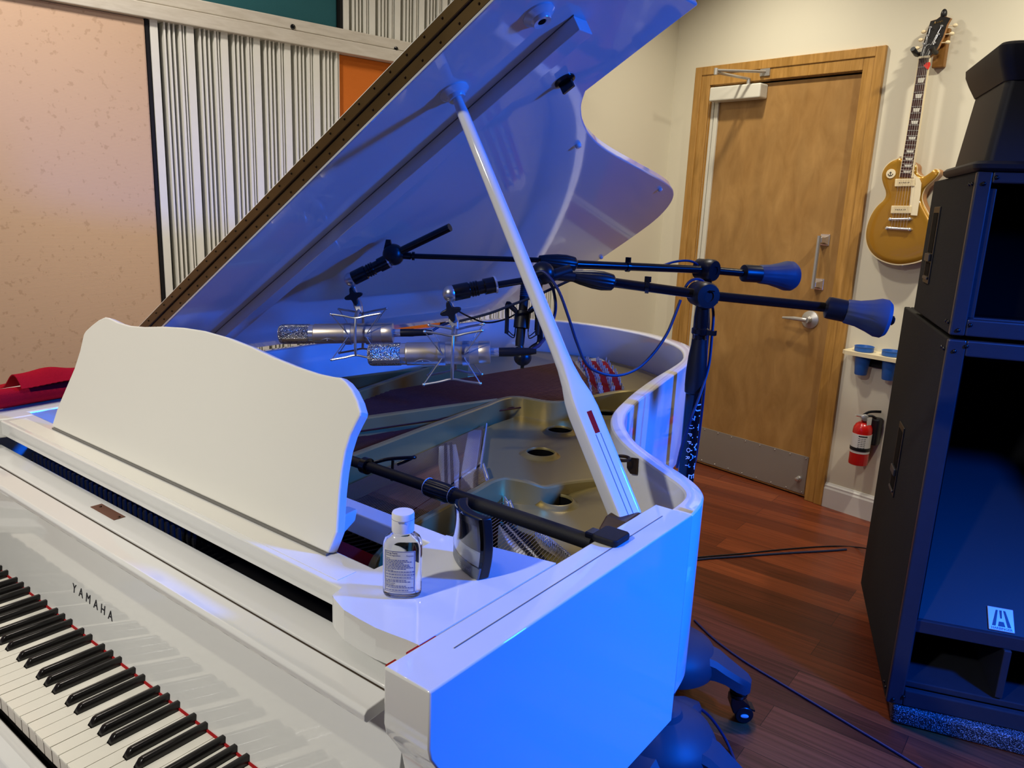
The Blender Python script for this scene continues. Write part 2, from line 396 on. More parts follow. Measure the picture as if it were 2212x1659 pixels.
obj('kick_plate_screws', sc_, 'steel', door)
obj('door_stop', MB().lathe([(.014, 0), (.014, .006), (.009, .009), (.008, .02), (.011, .022), (.011, .03), (.006, .033)], frame(wu(-.652, DV, .098), -V), 16), 'steel', door)
ph = MB()
for z in (1.125, 1.345):
    ph.bw(-.706, -.658, DV-.008, DV, z-.028, z+.028)
    ph.loft([[wu(-.682+a*w, DV-d, z+b*h) for a, b in ((-1, -1), (1, -1), (1, 1), (-1, 1))] for d, w, h in ((.006, .022, .024), (.03, .014, .014), (.06, .011, .013))], smooth=False)
obj('pull_mounts', ph, 'chrome', door, .002)
obj('pull_grip', MB().tube([wu(-.684, DV-.062, 1.105), wu(-.684, DV-.062, 1.365)], .0095, 14), 'steel', door)
obj('lever_rose', MB().lathe([(.046, 0), (.045, .008), (.03, .014), (.018, .018), (.014, .045), (.016, .05)], frame(wu(-.705, DV, .942), -V), 28), 'steel', door)
lv = catmull([wu(-.70, DV-.052, .942), wu(-.73, DV-.055, .943), wu(-.78, DV-.052, .942), wu(-.835, DV-.046, .938)], 6)
obj('lever_handle', MB().tube(lv, [.011]*6+[.0105]*6+[.009-.0005*i for i in range(len(lv)-12)], 12, sy=.75), 'steel', door)
cl = MB().bw(-1.402, -1.095, DV-.075, DV, 2.036, 2.108)
obj('door_closer', cl, 'closer', door, .008, 3)
ca = MB(); zc = 2.128
ca.tube([wu(-1.19, DV-.04, 2.105), wu(-1.19, DV-.04, 2.14)], .010, 12)
ca.tube([wu(-1.19, DV-.04, 2.138), wu(-1.235, DV-.27, 2.142)], .007, 8)
ca.tube([wu(-1.235, DV-.27, 2.152), wu(-1.10, DV-.035, 2.165)], .007, 8)
ca.tube([wu(-1.235, DV-.27, 2.132), wu(-1.235, DV-.27, 2.162)], .010, 10)
ca.bw(-1.13, -1.075, DV-.037, DV-.027, 2.145, 2.18)
obj('closer_arm', ca, 'steel', door)
# ------------------------------------------------------------------ acoustic wall on the left
PU = UB+.08
def part_panel(name, lab, u, v0, v1, z0, z1, mat, bev=.006):
    o = obj(name, MB().bw(UB+.001, u, v0, v1, z0, z1), mat, None, bev); return tag(o, lab, 'wall panel')
part_panel('fabric_panel', 'large beige ribbed fabric wall panel behind the music desk', PU, -1.7, .757, .14, 1.988, 'fabric')
part_panel('fabric_panel', 'dark teal wall panel above the whitewashed rail', PU-.02, .4, 1.463, 2.075, CZ-.02, 'teal')
part_panel('fabric_panel', 'orange wall panel just behind the raised piano lid', PU-.02, 1.463, 1.98, .14, 1.988, 'orange')
def slats(lab, v0, v1, z0, z1, period):
    t = thing('slat_panel', lab, 'wall panel', wu(PU, (v0+v1)/2, z0), 'slatted diffuser panels')
    obj('back_board', MB().bw(UB+.001, PU-.045, v0, v1, z0, z1), 'slatshade', t)
    pat = [(.026, 1), (.006, .35), (.013, 0), (.007, .9), (.009, .25), (.007, .95), (.010, .3), (.006, .8), (.013, 0), (.009, 1), (.005, .3), (.005, .85), (.006, .25)]
    tot = sum(a for a, _ in pat); k = period/tot; m = MB(); g = MB(); v = v0+.004; i = 0
    while v < v1-.003:
        w, d = pat[i % len(pat)]; w = min(w*k, v1-v)
        if d > .6: m.bw(PU-.046, PU-.02+.02*d, v+.0004, v+w-.0004, z0, z1)
        elif d > 0: g.bw(PU-.046, PU-.045+.03*d, v, v+w, z0, z1)
        v += w; i += 1
    obj('slats', m, 'slatwhite', t); obj('grooves', g, 'slatshade', t)
    obj('panel_edge', MB().bw(UB+.001, PU, v0-.010, v0, z0, z1), 'blackmatte', t)
    return t
slats('tall slatted white wall panel with wells shaded grey, beside the beige fabric panel', .768, 1.461, .14, 1.988, .116)
slats('slatted wall panel above the rail, right of the teal panel', 1.474, 2.2, 2.075, CZ-.02, .116)
slats('slatted wall panel furthest right, seen below the piano lid', 1.992, 2.70, .14, 1.988, .116)
rl = MB().bw(UB, PU+.022, -1.7, 2.72, 1.988, 2.034).bw(UB, PU+.016, -1.7, 2.72, 2.036, 2.074)
rail = struct('trim_3', rl, 'rail', None, .003)
for px, py in ((632, 58), (855, 106)):
    p = on(px, py, U, PU+.016)
    b = obj('rail_bolt', MB().lathe([(.009, 0), (.009, .004), (.005, .006)], frame(p, U), 12), 'blackmetal', rail)
# ------------------------------------------------------------------ camera and light
cam = bpy.data.cameras.new('camera'); cam.sensor_width = 36; cam.lens = FOC/W_*36; cam.clip_start = .02
co = bpy.data.objects.new('camera', cam); COL.objects.link(co)
mm = Matrix((RX, RY, -RF)).transposed().to_4x4(); mm.translation = CAM; co.matrix_world = mm
SC.camera = co
def area(name, loc, target, size, power, col, spread=180):
    l = bpy.data.lights.new(name, 'AREA'); l.shape = 'DISK'; l.size = size; l.energy = power; l.color = col; l.spread = math.radians(spread)
    o = bpy.data.objects.new(name, l); COL.objects.link(o); o.location = loc
    d = Vector(target)-Vector(loc); o.rotation_euler = d.to_track_quat('-Z', 'Y').to_euler(); return o
WARM = (1.0, .86, .66); NEUT = (1.0, .93, .82)
area('ceiling_lamp_wall', wu(.62, 2.93, CZ-.05), wu(.1, 3.6, 1.0), .10, 13, (1, .93, .77), 120)
area('ceiling_lamp_door', wu(-1.0, 2.93, CZ-.05), wu(-1.0, 3.5, .6), .10, 9, (1, .93, .78), 120)
area('ceiling_lamp_piano', Vector((.10, -1.75, CZ-.05)), Vector((.1, .2, .8)), .16, 16, (1, .97, .90), 100)
area('ceiling_lamp_left', wu(-.75, .1, CZ-.05), wu(-1.6, .6, 1.2), .25, 15, (1, .91, .82), 130)
area('ceiling_lamp_mid', wu(-.55, 2.0, CZ-.05), wu(-.6, 2.6, .0), .2, 10, (1, .92, .80), 130)
area('blue_stage_wash', Vector((2.3, 1.36, 1.98)), Vector((.9, 1.0, .15)), .22, 72, (.0, .125, 1.0), 106)
w = bpy.data.worlds.new('world'); SC.world = w; w.use_nodes = True
w.node_tree.nodes['Background'].inputs[0].default_value = (.9, .85, .75, 1); w.node_tree.nodes['Background'].inputs[1].default_value = .02
SC.view_settings.view_transform = 'Standard'; SC.view_settings.look = 'None'; SC.view_settings.gamma = 1; SC.view_settings.use_curve_mapping = False
SC.view_settings.exposure = 0.0
# ------------------------------------------------------------------ grand piano
ZR = 1.008
piano = thing('grand_piano', 'white grand piano with its lid propped open', 'piano', (0, 1.0, 0))
outer = [(.740, .697), (.735, .740), (.727, .772), (.708, .809), (.690, .827), (.652, .857), (.616, .879), (.565, .913), (.519, .946), (.482, .982), (.446, 1.025), (.415, 1.067), (.391, 1.114), (.372, 1.159), (.353, 1.223), (.336, 1.287), (.314, 1.393), (.287, 1.513), (.256, 1.66), (.226, 1.79), (.193, 1.92), (.140, 2.03), (.065, 2.115), (-.02, 2.17), (-.13, 2.222), (-.27, 2.247), (-.39, 2.252), (-.51, 2.232), (-.61, 2.19), (-.685, 2.12), (-.728, 2.02), (-.740, 1.90), (-.740, 1.3), (-.740, .697)]
inner = [(.705, .697), (.704, .735), (.697, .768), (.684, .786), (.666, .804), (.617, .837), (.586, .858), (.553, .884), (.520, .907), (.476, .945), (.427, .998), (.392, 1.047), (.368, 1.090), (.344, 1.146), (.324, 1.212), (.287, 1.345), (.247, 1.524), (.208, 1.735), (.181, 1.843), (.148, 1.921), (.105, 1.994), (.048, 2.057), (-.031, 2.114), (-.140, 2.172), (-.270, 2.203), (-.38, 2.208), (-.50, 2.188), (-.59, 2.15), (-.65, 2.085), (-.688, 2.0), (-.700, 1.88), (-.700, 1.3), (-.700, .697)]
NR = 420
def r3(L): return [Vector((a, b, 0)) for a, b in L]
ro = catmull(r3(outer), 6); ri = catmull(r3(inner), 6)
ro = resample(ro, NR)
# pair every outer sample with the nearest inner arclength (monotone)
def pair(ro, ri):
    out = []; j = 0; rr = resample(ri, 2600)
    for i, p in enumerate(ro):
        best = min(range(j, min(len(rr), j+60)), key=lambda k: (rr[k]-p).length); j = best; out.append(rr[best])
    out[0] = rr[0]; out[-1] = rr[-1]; return out
ri_ = pair(ro, ri)
for _ in range(16):
    for L in (ro, ri_):
        L[1:-1] = [L[i]*.5+(L[i-1]+L[i+1])*.25 for i in range(1, len(L)-1)]
case = MB(); rings = []
for a, b in zip(ro, ri_):
    d = (b-a).normalized(); up = Vector((0, 0, 1)); e = .003
    rings.append([a+up*.70, a+up*(ZR-e), a+d*e*.3+up*(ZR-e*.3), a+d*e+up*ZR, b-d*e+up*ZR, b-d*e*.3+up*(ZR-e*.3), b+up*(ZR-e), b+up*.80, a+d*.01+up*.70])
case.loft(rings, True, True)
arm = [(.125, ZR), (.125, .945), (.128, .932), (.138, .916), (.150, .895), (.155, .87), (.145, .83), (.10, .795), (.03, .78), (-.035, .775), (-.04, .66), (.697, .653), (.697, ZR)]
for x0, x1 in ((.678, .740), (-.740, -.678)): case.prism(arm, fyz, x0, x1)
obj('case', case, 'white', piano, .0025, 2, ang=30)
obj('case_seam', MB().bx(.7078, .7090, .194, .66, ZR-.001, ZR+.0006), 'seam', piano)
obj('key_bed', MB().bx(-.678, .678, -.045, .66, .62, .665), 'white', piano)
ks = [(-.028, .665), (-.028, .716), (-.022, .724), (-.012, .724), (-.012, .665)]
obj('key_slip', MB().prism([(-.042, .63), (-.042, .704), (-.037, .713), (-.022, .718), (-.008, .716), (-.004, .709), (-.004, .63)], fyz, -.678, .678), 'white', piano, .002)
for x0, x1 in ((.6135, .6775), (-.6775, -.6135)):
    obj('key_block', MB().prism([(-.03, .665), (-.03, .745), (-.02, .756), (.10, .760), (.142, .80), (.146, .665)], fyz, x0, x1), 'white', piano, .004)
# --- keys
KZ = .74; PIT = .0235577; KX0 = -26*PIT
bl_ = .0095; bofs = {1: -.0022, 3: .0022, 6: -.0032, 8: 0, 10: .0032}   # centre offsets of black keys
names = [0, 2, 4, 5, 7, 9, 11]
def cut(pc):           # (left notch, right notch) for a white key of pitch class pc
    l = {0: 0, 2: 1, 4: 3, 5: 0, 7: 6, 9: 8, 11: 10}[pc]; r = {0: 1, 2: 3, 4: 0, 5: 6, 7: 8, 9: 10, 11: 0}[pc]
    lw = (bl_/2+.0007 + bofs[l]) if l else 0.0004
    rw = (bl_/2+.0007 - bofs[r]) if r else 0.0004
    return lw, rw
def white_key(pc, first=False, last=False):
    lw, rw = cut(pc); g = .0005; a, b = g, PIT-g
    if first: lw = .0004
    if last: rw = .0004
    poly = [(a+.0018, .0), (b-.0018, .0), (b-.0005, .0005), (b, .0018), (b, .0505), (PIT-rw, .0505), (PIT-rw, .165), (lw, .165), (lw, .0505), (a, .0505), (a, .0018), (a+.0005, .0005)]
    m = MB().prism(poly, fxy, KZ-.0035, KZ)
    m.bx(a+.0006, b-.0006, .001, .0505, KZ-.024, KZ-.0035, 1)
    return m
protos = {}
def add_white(i):
    pc = [9, 11][i] if i < 2 else names[(i-2) % 7]
    x = KX0+i*PIT; key = (pc, i == 0, i == 51)
    if key not in protos:
        mb = white_key(pc, i == 0, i == 51)
        mb.v = [v+ORG[piano.name] for v in mb.v]
        o = obj('white_key', mb, ['ivory', 'keyside'], piano, .0006, 2); protos[key] = o
    else:
        o = protos[key].copy(); COL.objects.link(o); o.parent = piano; ORG[o.name] = ORG[piano.name]
    o.location = Vector((x, -1.0+1.0, 0)) - ORG[piano.name]; return pc, x
bp = None
def add_black(x):
    global bp
    if bp is None:
        m = MB(); w0, w1 = bl_/2, .0041
        secs = [(.0515, .0002, w0), (.053, .0045, w0), (.0575, .0106, w1+.0002), (.0605, .0116, w1), (.166, .0118, w1)]
        rings = []
        for y, h, w in secs:
            yb = .050 if y < .06 else y
            ww = w0
            rings.append([Vector((-ww, max(yb, .050), KZ-.008)), Vector((-ww, y if y > .06 else .0505, KZ+.0003)), Vector((-w, y, KZ+h-.001)), Vector((-w+.001, y+.0004, KZ+h)), Vector((w-.001, y+.0004, KZ+h)), Vector((w, y, KZ+h-.001)), Vector((ww, y if y > .06 else .0505, KZ+.0003)), Vector((ww, max(yb, .050), KZ-.008))])
        m.loft(rings, True, True); m.v = [v+ORG[piano.name] for v in m.v]
        bp = obj('black_key', m, 'ebony', piano, 0, 2, 50); o = bp
    else:
        o = bp.copy(); COL.objects.link(o); o.parent = piano; ORG[o.name] = ORG[piano.name]
    o.location = Vector((x, 0, 0)) - ORG[piano.name]
for i in range(52):
    pc, x = add_white(i)
    if i < 51 and pc in (0, 2, 5, 7, 9): add_black(x+PIT+bofs[pc+1])
obj('key_felt', MB().bx(-.613, .613, .1455, .1495, KZ-.01, KZ+.0035), 'redfelt', piano)
obj('key_frame', MB().bx(-.613, .613, .006, .16, .668, .712), 'dark', piano)
# --- fallboard
ft = math.tan(math.radians(8.0))
fp = [(.1475, .7425), (.1475+.19*ft, .9325), (.1475+.19*ft+.02, .9325), (.1675, .7425)]
fall = obj('fallboard', MB().prism(fp, fyz, -.662, .662), 'white', piano, .001)
obj('fallboard_lip', MB().prism([(.1225, .936), (.119, .940), (.119, .947), (.1225, .951), (.1535, .953), (.1555, .951), (.1555, .938)], fyz, -.657, .657), 'white', fall, .0012, 2)
obj('fallboard_hinge', MB().bx(-.657, .657, .1555, .160, .938, .949), 'brassdark', fall)
obj('fallboard_back_strip', MB().bx(-.66, .66, .160, .207, .935, .952), 'white', fall, .0015)
nm = MB()
for x, y in ((196, 1097), (212, 1091), (272, 1111), (256, 1126)): pass
pc_ = [atz(x, y, .9526) for x, y in ((192, 1096), (255, 1126), (272, 1111), (213, 1090))]
xs = [p.x for p in pc_]; ys = [p.y for p in pc_]
obj('brown_plate', MB().bx((xs[0]+xs[3])/2, (xs[1]+xs[2])/2, (ys[0]+ys[1])/2, (ys[2]+ys[3])/2, .952, .9532), 'brownplate', fall, .0005, label='brown metal plate')
sc2 = MB()
for t in (.12, .88):
    xm = min(xs)+(max(xs)-min(xs))*(.15 if t < .5 else .85); sc2.ball((xm, (ys[0]+ys[2])/2, .9532), .002, 8)
obj('plate_screws', sc2, 'brassdark', fall)
fn_ = Vector((0, -1, ft)).normalized(); fo = Vector((0, .1475, .7425))
fc = fn_.dot(fo); lt = MB(); fx = Vector((1, 0, 0)); fyv = Vector((0, ft, 1)).normalized()
for ch, px, py in (('Y', 161, 1272), ('A', 175.5, 1281.5), ('M', 191, 1293.5), ('A', 207.5, 1306.5), ('H', 223, 1317.5), ('A', 239, 1330.5)):
    p = on(px, py, fn_, fc)
    lt.mesh(text(ch, .0215, .0004), plane_m(p+fn_*.0004, fx, fyv))
obj('lettering', lt, 'ink', fall, label='dark maker lettering')
# --- music shelf (frame of rails and end blocks)
bt = [(717.7, 1284.6), (721, 1291), (726.8, 1298.3), (742.8, 1316.6), (777, 1337), (811.3, 1355.4), (845.6, 1369), (879.9, 1381.7), (906, 1393)]
bp_ = [(p.x, p.y) for p in (atz(x, y, ZR) for x, y in bt)]
blk = [(.519, .262), (.519, .225)] + bp_ + [(.6765, bp_[-1][1]), (.6765, .425), (.517, .393), (.517, .361), (.519, .340)]
sh = MB(); sh.bx(-.462, .530, .201, .2615, ZR-.030, ZR-.0008)
lblk = [(-.462, .262), (-.463, .215), (-.475, .185), (-.52, .160), (-.60, .140), (-.6765, .135), (-.6765, .425), (-.49, .393), (-.49, .262)]
shelf = obj('music_shelf', sh, 'white', piano, .003, 3)
obj('shelf_block', MB().prism(blk, fxy, ZR-.038, ZR-.0004), 'white', shelf, .004, 3)
obj('shelf_block', MB().prism(lblk[::-1], fxy, ZR-.038, ZR-.0004), 'white', shelf, .004, 3)
obj('dust_cloth_strip', MB().bx(-.445, .508, .2105, .2395, ZR-.0008, ZR-.0003), 'whitesatin', shelf)
obj('rear_rail', MB().bx(-.49, .525, .3605, .3925, ZR-.034, ZR-.0006), 'white', shelf, .002)
obj('red_felt_tab', MB().bx(.6755, .6785, .158, .20, ZR-.012, ZR-.0012).bx(.668, .680, .137, .150, ZR-.02, ZR-.008), 'redfelt', shelf)
# --- music desk
dt_ = math.radians(21); dn = Vector((0, -math.cos(dt_), math.sin(dt_))); d0 = Vector((0, .2445, 1.011)); dc = dn.dot(d0)
dpx = [(112, 918), (124, 880), (142, 838), (160, 796), (172, 758), (180, 722), (185, 714), (198, 702), (212, 691), (226, 684.5), (234, 686), (255, 696), (280, 703), (310, 705.5), (350, 704.5), (395, 707), (440, 714), (490, 728), (540, 747.5), (590, 771), (640, 791), (685, 806), (720, 813.5), (734, 815), (746, 824), (760, 842), (772, 867), (778.5, 890), (777, 898), (768, 915), (756, 940), (745, 975), (737, 1020), (732, 1065), (729, 1110), (726.5, 1150), (719, 1170), (709, 1193)]
dy = Vector((0, math.sin(dt_), math.cos(dt_)))
dpl = []
for x, y in dpx:
    p = on(x, y, dn, dc)-d0; dpl.append((p.x, p.dot(dy)))
dpl[0] = (dpl[0][0], 0); dpl[-1] = (dpl[-1][0], 0)
desk = obj('music_desk', MB().prism(dpl, lambda a, b, h: d0+Vector((a, 0, 0))+dy*b-dn*h, 0, .016), 'whitesatin', piano, .003, 3)
for x in (.385, -.28):
    dk = MB().prism([(.285, .998), (.292, 1.030), (.306, 1.020), (.318, 1.024), (.342, 1.026), (.338, 1.010), (.318, .998)], fyz, x-.010, x+.010)
    obj('desk_hinge_bracket', dk, 'white', desk, .002)
obj('desk_foot_strip', MB().bx(-.338, .448, .2425, .2470, ZR-.0005, 1.0105), 'seam', desk)
# --- inside: soundboard, iron plate, struts, pins, strings
ipoly = [(p.x, p.y) for p in resample(ri, 120)]
obj('soundboard', MB().prism(ipoly, fxy, .845, .858), 'sound', piano)
obj('front_well', MB().bx(-.677, .677, .205, .70, .80, .846), 'dark', piano)
obj('pin_block', MB().prism([(-.69, .345), (.677, .345), (.677, .425), (.60, .445), (.30, .452), (-.69, .452)], fxy, .858, .905), 'plate', piano, .004)
obj('belly_board', MB().bx(.10, .50, .438, .447, .90, ZR-.036), 'brownwood', piano)
obj('action_rail', MB().bx(-.66, .66, .212, .24, .80, .895), 'dark', piano)
rf = MB().bx(.16, .392, .362, .394, .905, .930)
obj('damper_felt', rf, 'redfelt', piano)
dm = MB()
for i in range(17):
    x = .20+i*.0142; dm.box((x-.03, .415, .922), (.0042, .040, .010), axes((.35, 1, 0), (0, 0, 1)) and (Vector((1, -.35, 0)).normalized(), Vector((.35, 1, 0)).normalized(), Vector((0, 0, 1))))
obj('dampers', dm, 'ebony', piano)
cv = [Vector((p[0], p[1], 0)) for p in ((.372, .436), (.385, .404), (.402, .365), (.428, .330), (.465, .305), (.505, .295))]
obj('plate_bracket', MB().prism([(p.x, p.y) for p in catmull(cv, 4)] + [(p.x+.010, p.y+.006) for p in reversed(catmull(cv, 4))], fxy, .85, .952), 'plate', piano, .003)
pins = None
for r in range(3):
    for i in range(32):
        x = -.45+i*.0172+r*.006; y = .268+r*.022
        if r*32+i >= 96: break
        if pins is None:
            mb = MB().lathe([(.0034, 0), (.0034, .038), (.0026, .041)], Matrix.Translation((0, 0, 0)), 8); mb.lathe([(.0044, .008), (.0044, .018)], Matrix.Identity(4), 8)
            mb.v = [v+ORG[piano.name] for v in mb.v]; pins = obj('tuning_pin', mb, 'blackmatte', piano); o = pins
        else:
            o = pins.copy(); COL.objects.link(o); o.parent = piano; ORG[o.name] = ORG[piano.name]
        o.location = Vector((x, y-.02, .893)) - ORG[piano.name]
# iron plate web with holes
PB = .905
holes = [(.164, 1.202, .030), (.234, 1.022, .031), (.424, .808, .029), (.163, 1.425, .029)]
web = [(.012, 1.085), (.06, 1.03), (.125, .95), (.20, .845), (.215, .848), (.262, .79), (.30, .752), (.345, .722), (.372, .728), (.40, .69), (.43, .662), (.478, .658), (.512, .632), (.545, .622), (.60, .60), (.676, .575), (.676, .70), (.690, .745), (.672, .790), (.630, .824), (.588, .853), (.553, .879), (.515, .905), (.470, .945), (.422, .996), (.387, 1.045), (.362, 1.090), (.338, 1.146), (.318, 1.212), (.282, 1.345), (.250, 1.48), (.225, 1.60), (.15, 1.585), (.10, 1.50), (.07, 1.40), (.03, 1.32), (.0, 1.25), (.003, 1.14)]
def web_mesh():
    bm = bmesh.new()
    def loop(P, z):
        vs = [bm.verts.new((p[0], p[1], z)) for p in P]
        for a, b in zip(vs, vs[1:]+vs[:1]): bm.edges.new((a, b))
    loop(web, PB)
    for hx, hy, hr in holes: loop([(hx+hr*1.45*math.cos(2*PI*k/36), hy+hr*1.45*math.sin(2*PI*k/36)) for k in range(36)], PB)
    bmesh.ops.triangle_fill(bm, use_beauty=True, edges=bm.edges[:])
    mb = MB(); bm.verts.index_update()
    def inhole(f):
        c = f.calc_center_median(); return any((c.x-hx)**2+(c.y-hy)**2 < (hr*1.42)**2 for hx, hy, hr in holes)
    mb.add([v.co.copy() for v in bm.verts], [[v.index for v in f.verts] for f in bm.faces if not inhole(f)], True)
    bm.free(); return mb
wb = web_mesh()
for hx, hy, hr in holes:
    wb.lathe([(hr*1.45, PB), (hr*1.38, PB+.0008), (hr*1.25, PB+.004), (hr*1.12, PB+.008), (hr*1.03, PB+.0085), (hr, PB+.006), (hr*.99, PB+.003)], Matrix.Translation((hx, hy, 0)), 36, cap=False)
n_ = len(web)
wb.add([(p[0], p[1], PB) for p in web]+[(p[0], p[1], PB-.03) for p in web], [(i, (i+1) % n_, n_+(i+1) % n_, n_+i) for i in range(n_)])
plate = obj('iron_plate', wb, 'plate', piano, ang=50)
for hx, hy, hr in holes: obj('hole_shade', MB().lathe([(hr*.988, PB+.0035), (hr*.985, .862), (0.0, .862)], Matrix.Translation((hx, hy, 0)), 24, cap=False), 'dark', plate)  # black liner painted in for the shade inside each plate hole
def rib(pts, w, z0, z1, name='strut', cap=.003):
    P = [Vector((a, b, 0)) for a, b in pts]; L = []; R = []
    for i, p in enumerate(P):
        d = (P[min(i+1, len(P)-1)]-P[max(i-1, 0)]).normalized(); n = Vector((-d.y, d.x, 0)); ww = w[i] if isinstance(w, list) else w
        L.append(p+n*ww/2); R.append(p-n*ww/2)
    rings = []
    for l, r in zip(L, R):
        u = Vector((0, 0, 1)); zt = z1
        rings.append([l+u*z0, l+u*(zt-cap), l.lerp(r, .18)+u*zt, r.lerp(l, .18)+u*zt, r+u*(zt-cap), r+u*z0])
    return obj(name, MB().loft(rings, True, True), 'plate', plate, ang=25)
rib([(-.212, .452), (-.343, .987), (-.430, 1.345)], .020, .86, .955)
rib([(-.54, .452), (-.49, 1.067), (-.430, 1.345), (-.40, 1.5)], .016, .87, .955)
rib([(-.253, .452), (-.145, .824), (-.045, 1.168), (-.035, 1.20)], [.024, .022, .012, .008], .86, .955)
s3 = [(.080, .452), (.045, .631), (.017, .849), (-.016, 1.132)] + [(p.x, p.y) for p in catmull([(-.016, 1.132, 0), (-.027, 1.20, 0), (-.022, 1.245, 0), (.002, 1.264, 0), (.039, 1.270, 0), (.078, 1.280, 0), (.104, 1.312, 0), (.118, 1.37, 0), (.130, 1.45, 0), (.150, 1.53, 0), (.185, 1.58, 0), (.232, 1.60, 0)], 5)][1:]
rib(s3, .016, .86, .955)
s4 = [(.375, .430), (.358, .56), (.345, .665)] + [(p.x, p.y) for p in catmull([(.345, .665, 0), (.338, .715, 0), (.348, .752, 0), (.385, .775, 0), (.402, .80, 0), (.404, .86, 0), (.417, .93, 0), (.44, .985, 0)], 5)][1:]
def rib_h(pts, w, z0, hs, name='strut'):
    P = [Vector((a, b, 0)) for a, b in pts]; rings = []; n = len(P)
    for i, p in enumerate(P):
        d = (P[min(i+1, n-1)]-P[max(i-1, 0)]).normalized(); q = Vector((-d.y, d.x, 0))*w/2; t = i/(n-1); k = t*(len(hs)-1); j = min(int(k), len(hs)-2); h = hs[j]+(hs[j+1]-hs[j])*(k-j); u = Vector((0, 0, 1))
        rings.append([p+q*1.5+u*z0, p+q+u*(h-.003), p+q*.6+u*h, p-q*.6+u*h, p-q+u*(h-.003), p-q*1.5+u*z0])
    return obj(name, MB().loft(rings, True, True), 'plate', plate, ang=25)
rib_h(s4, .015, .86, [.955, .955, .955, .950, .938, .930, .920, .912])
# pin rows / bridges / felts
obj('treble_bridge', MB().prism([(.022, .915), (.040, .955), (.13, .865), (.232, .745), (.212, .715), (.11, .83)], fxy, .858, .903), 'bridge', piano, .002)
obj('treble_bridge', MB().prism([(.40, .66), (.415, .68), (.475, .635), (.57, .585), (.56, .565), (.46, .61)], fxy, .858, .903), 'bridge', piano, .002)
bpn = MB()
for a, b, n in (((.033, .935), (.222, .730), 34), ((.408, .668), (.565, .575), 26)):
    for i in range(n):
        t = i/(n-1); x = a[0]+(b[0]-a[0])*t; y = a[1]+(b[1]-a[1])*t
        for s in (-.007, .007): bpn.box((x+s*.3, y+s, .905), (.0032, .0060, .006), (Vector((.98, -.2, 0)).normalized(), Vector((.2, .98, 0)).normalized(), Vector((0, 0, 1))))
obj('hitch_cloth', MB().prism([(-.012, 1.06), (.012, 1.082), (.192, .846), (.20, .83), (.178, .815), (.10, .915)], fxy, .858, .9045), 'bridge', piano, .002)
obj('bridge_pins', bpn, 'ebony', piano)['kind'] = 'stuff'
hp = MB()
for a, b, n in (((.018, 1.085), (.195, .850), 44), ((.206, .846), (.262, .792), 18), ((.355, .728), (.372, .715), 5), ((.372, .722), (.432, .664), 14), ((.478, .656), (.60, .598), 24)):
    for i in range(n):
        t = i/(n-1); x = a[0]+(b[0]-a[0])*t; y = a[1]+(b[1]-a[1])*t+.008
        hp.lathe([(.0021, PB-.001), (.0021, PB+.014), (.001, PB+.016)], Matrix.Translation((x, y, 0)), 6)
obj('hitch_pins', hp, 'chrome', plate)['kind'] = 'stuff'
STR = []
def strings(a0, a1, b0, b1, n, z0, z1, r, mat, skip=()):
    for i in range(n):
        t = i/(n-1); p = Vector(a0).lerp(Vector(a1), t); q = Vector(b0).lerp(Vector(b1), t)
        STR.append(((p.x, p.y, z0), (q.x, q.y, z1), r, mat))
ZS = .917
strings((.118, .452), (.30, .452), (.020, 1.08), (.195, .853), 40, ZS, ZS, .0006, 'string')
strings((.305, .452), (.345, .452), (.206, .848), (.262, .795), 12, ZS, ZS, .0006, 'string')
strings((.405, .43), (.66, .42), (.362, .725), (.60, .60), 34, ZS, ZS, .0006, 'string')
strings((-.215, .452), (.060, .452), (-.078, 1.08), (-.052, 1.06), 26, .912, .912, .0009, 'copper')
strings((-.47, .452), (-.245, .452), (-.255, 1.90), (.085, 1.53), 34, .925, .928, .0021, 'copper')
for i, (p, q, r, m) in enumerate(STR[:100]):
    obj('string', MB().tube([p, q], r, 5, False), m, piano)
rs = MB()
for p, q, r, m in STR[100:]: rs.tube([p, q], r, 5, False)
obj('string_set', rs, 'copper', piano, kind='stuff')
# bass hitch plate with red felts
hz = [(-.264, 1.925), (-.248, 2.035), (-.219, 2.045), (-.160, 1.99), (-.063, 1.874), (.058, 1.692), (.098, 1.589), (.104, 1.54), (.070, 1.470), (.02, 1.53), (-.11, 1.72)]
obj('bass_hitch_plate', MB().prism(hz, fxy, .872, .922), 'platetop', plate, .006, 3)
def off(a, b, s): return (a[0]+s*.75, a[1]+s*.62)
lineA = [(-.255, 1.925), (-.10, 1.735), (.02, 1.56), (.075, 1.475)]
for k, s in enumerate((.012, .050, .088)):
    w = .020
    P = [off(p, 0, s) for p in lineA]; Q = [off(p, 0, s+w) for p in lineA]
    if k == 2: P, Q = P[:3], Q[:3]
    obj('felt_strip', MB().prism(P+Q[::-1], fxy, .922, .9255), 'redfelt', plate)
pn = None
npn = 0
for s in (.008, .036, .042, .074, .08, .108):
    for i in range(16):
        t = i/15*.97+.01; k = t*3; j = min(int(k), 2); f = k-j
        p = off((lineA[j][0]+(lineA[j+1][0]-lineA[j][0])*f, lineA[j][1]+(lineA[j+1][1]-lineA[j][1])*f), 0, s+.006*math.sin(i*2.1)*.3)
        if s > .07 and t > .74: continue
        if pn is None:
            mb = MB().lathe([(.0027, 0), (.0027, .018), (.0015, .021)], Matrix.Identity(4), 8); mb.v = [v+ORG[plate.name] for v in mb.v]
            pn = obj('bass_hitch_pin', mb, 'chrome', plate); o = pn
        else:
            o = pn.copy(); COL.objects.link(o); o.parent = plate; ORG[o.name] = ORG[plate.name]
        o.location = Vector((p[0], p[1], .921)) - ORG[plate.name]; npn += 1
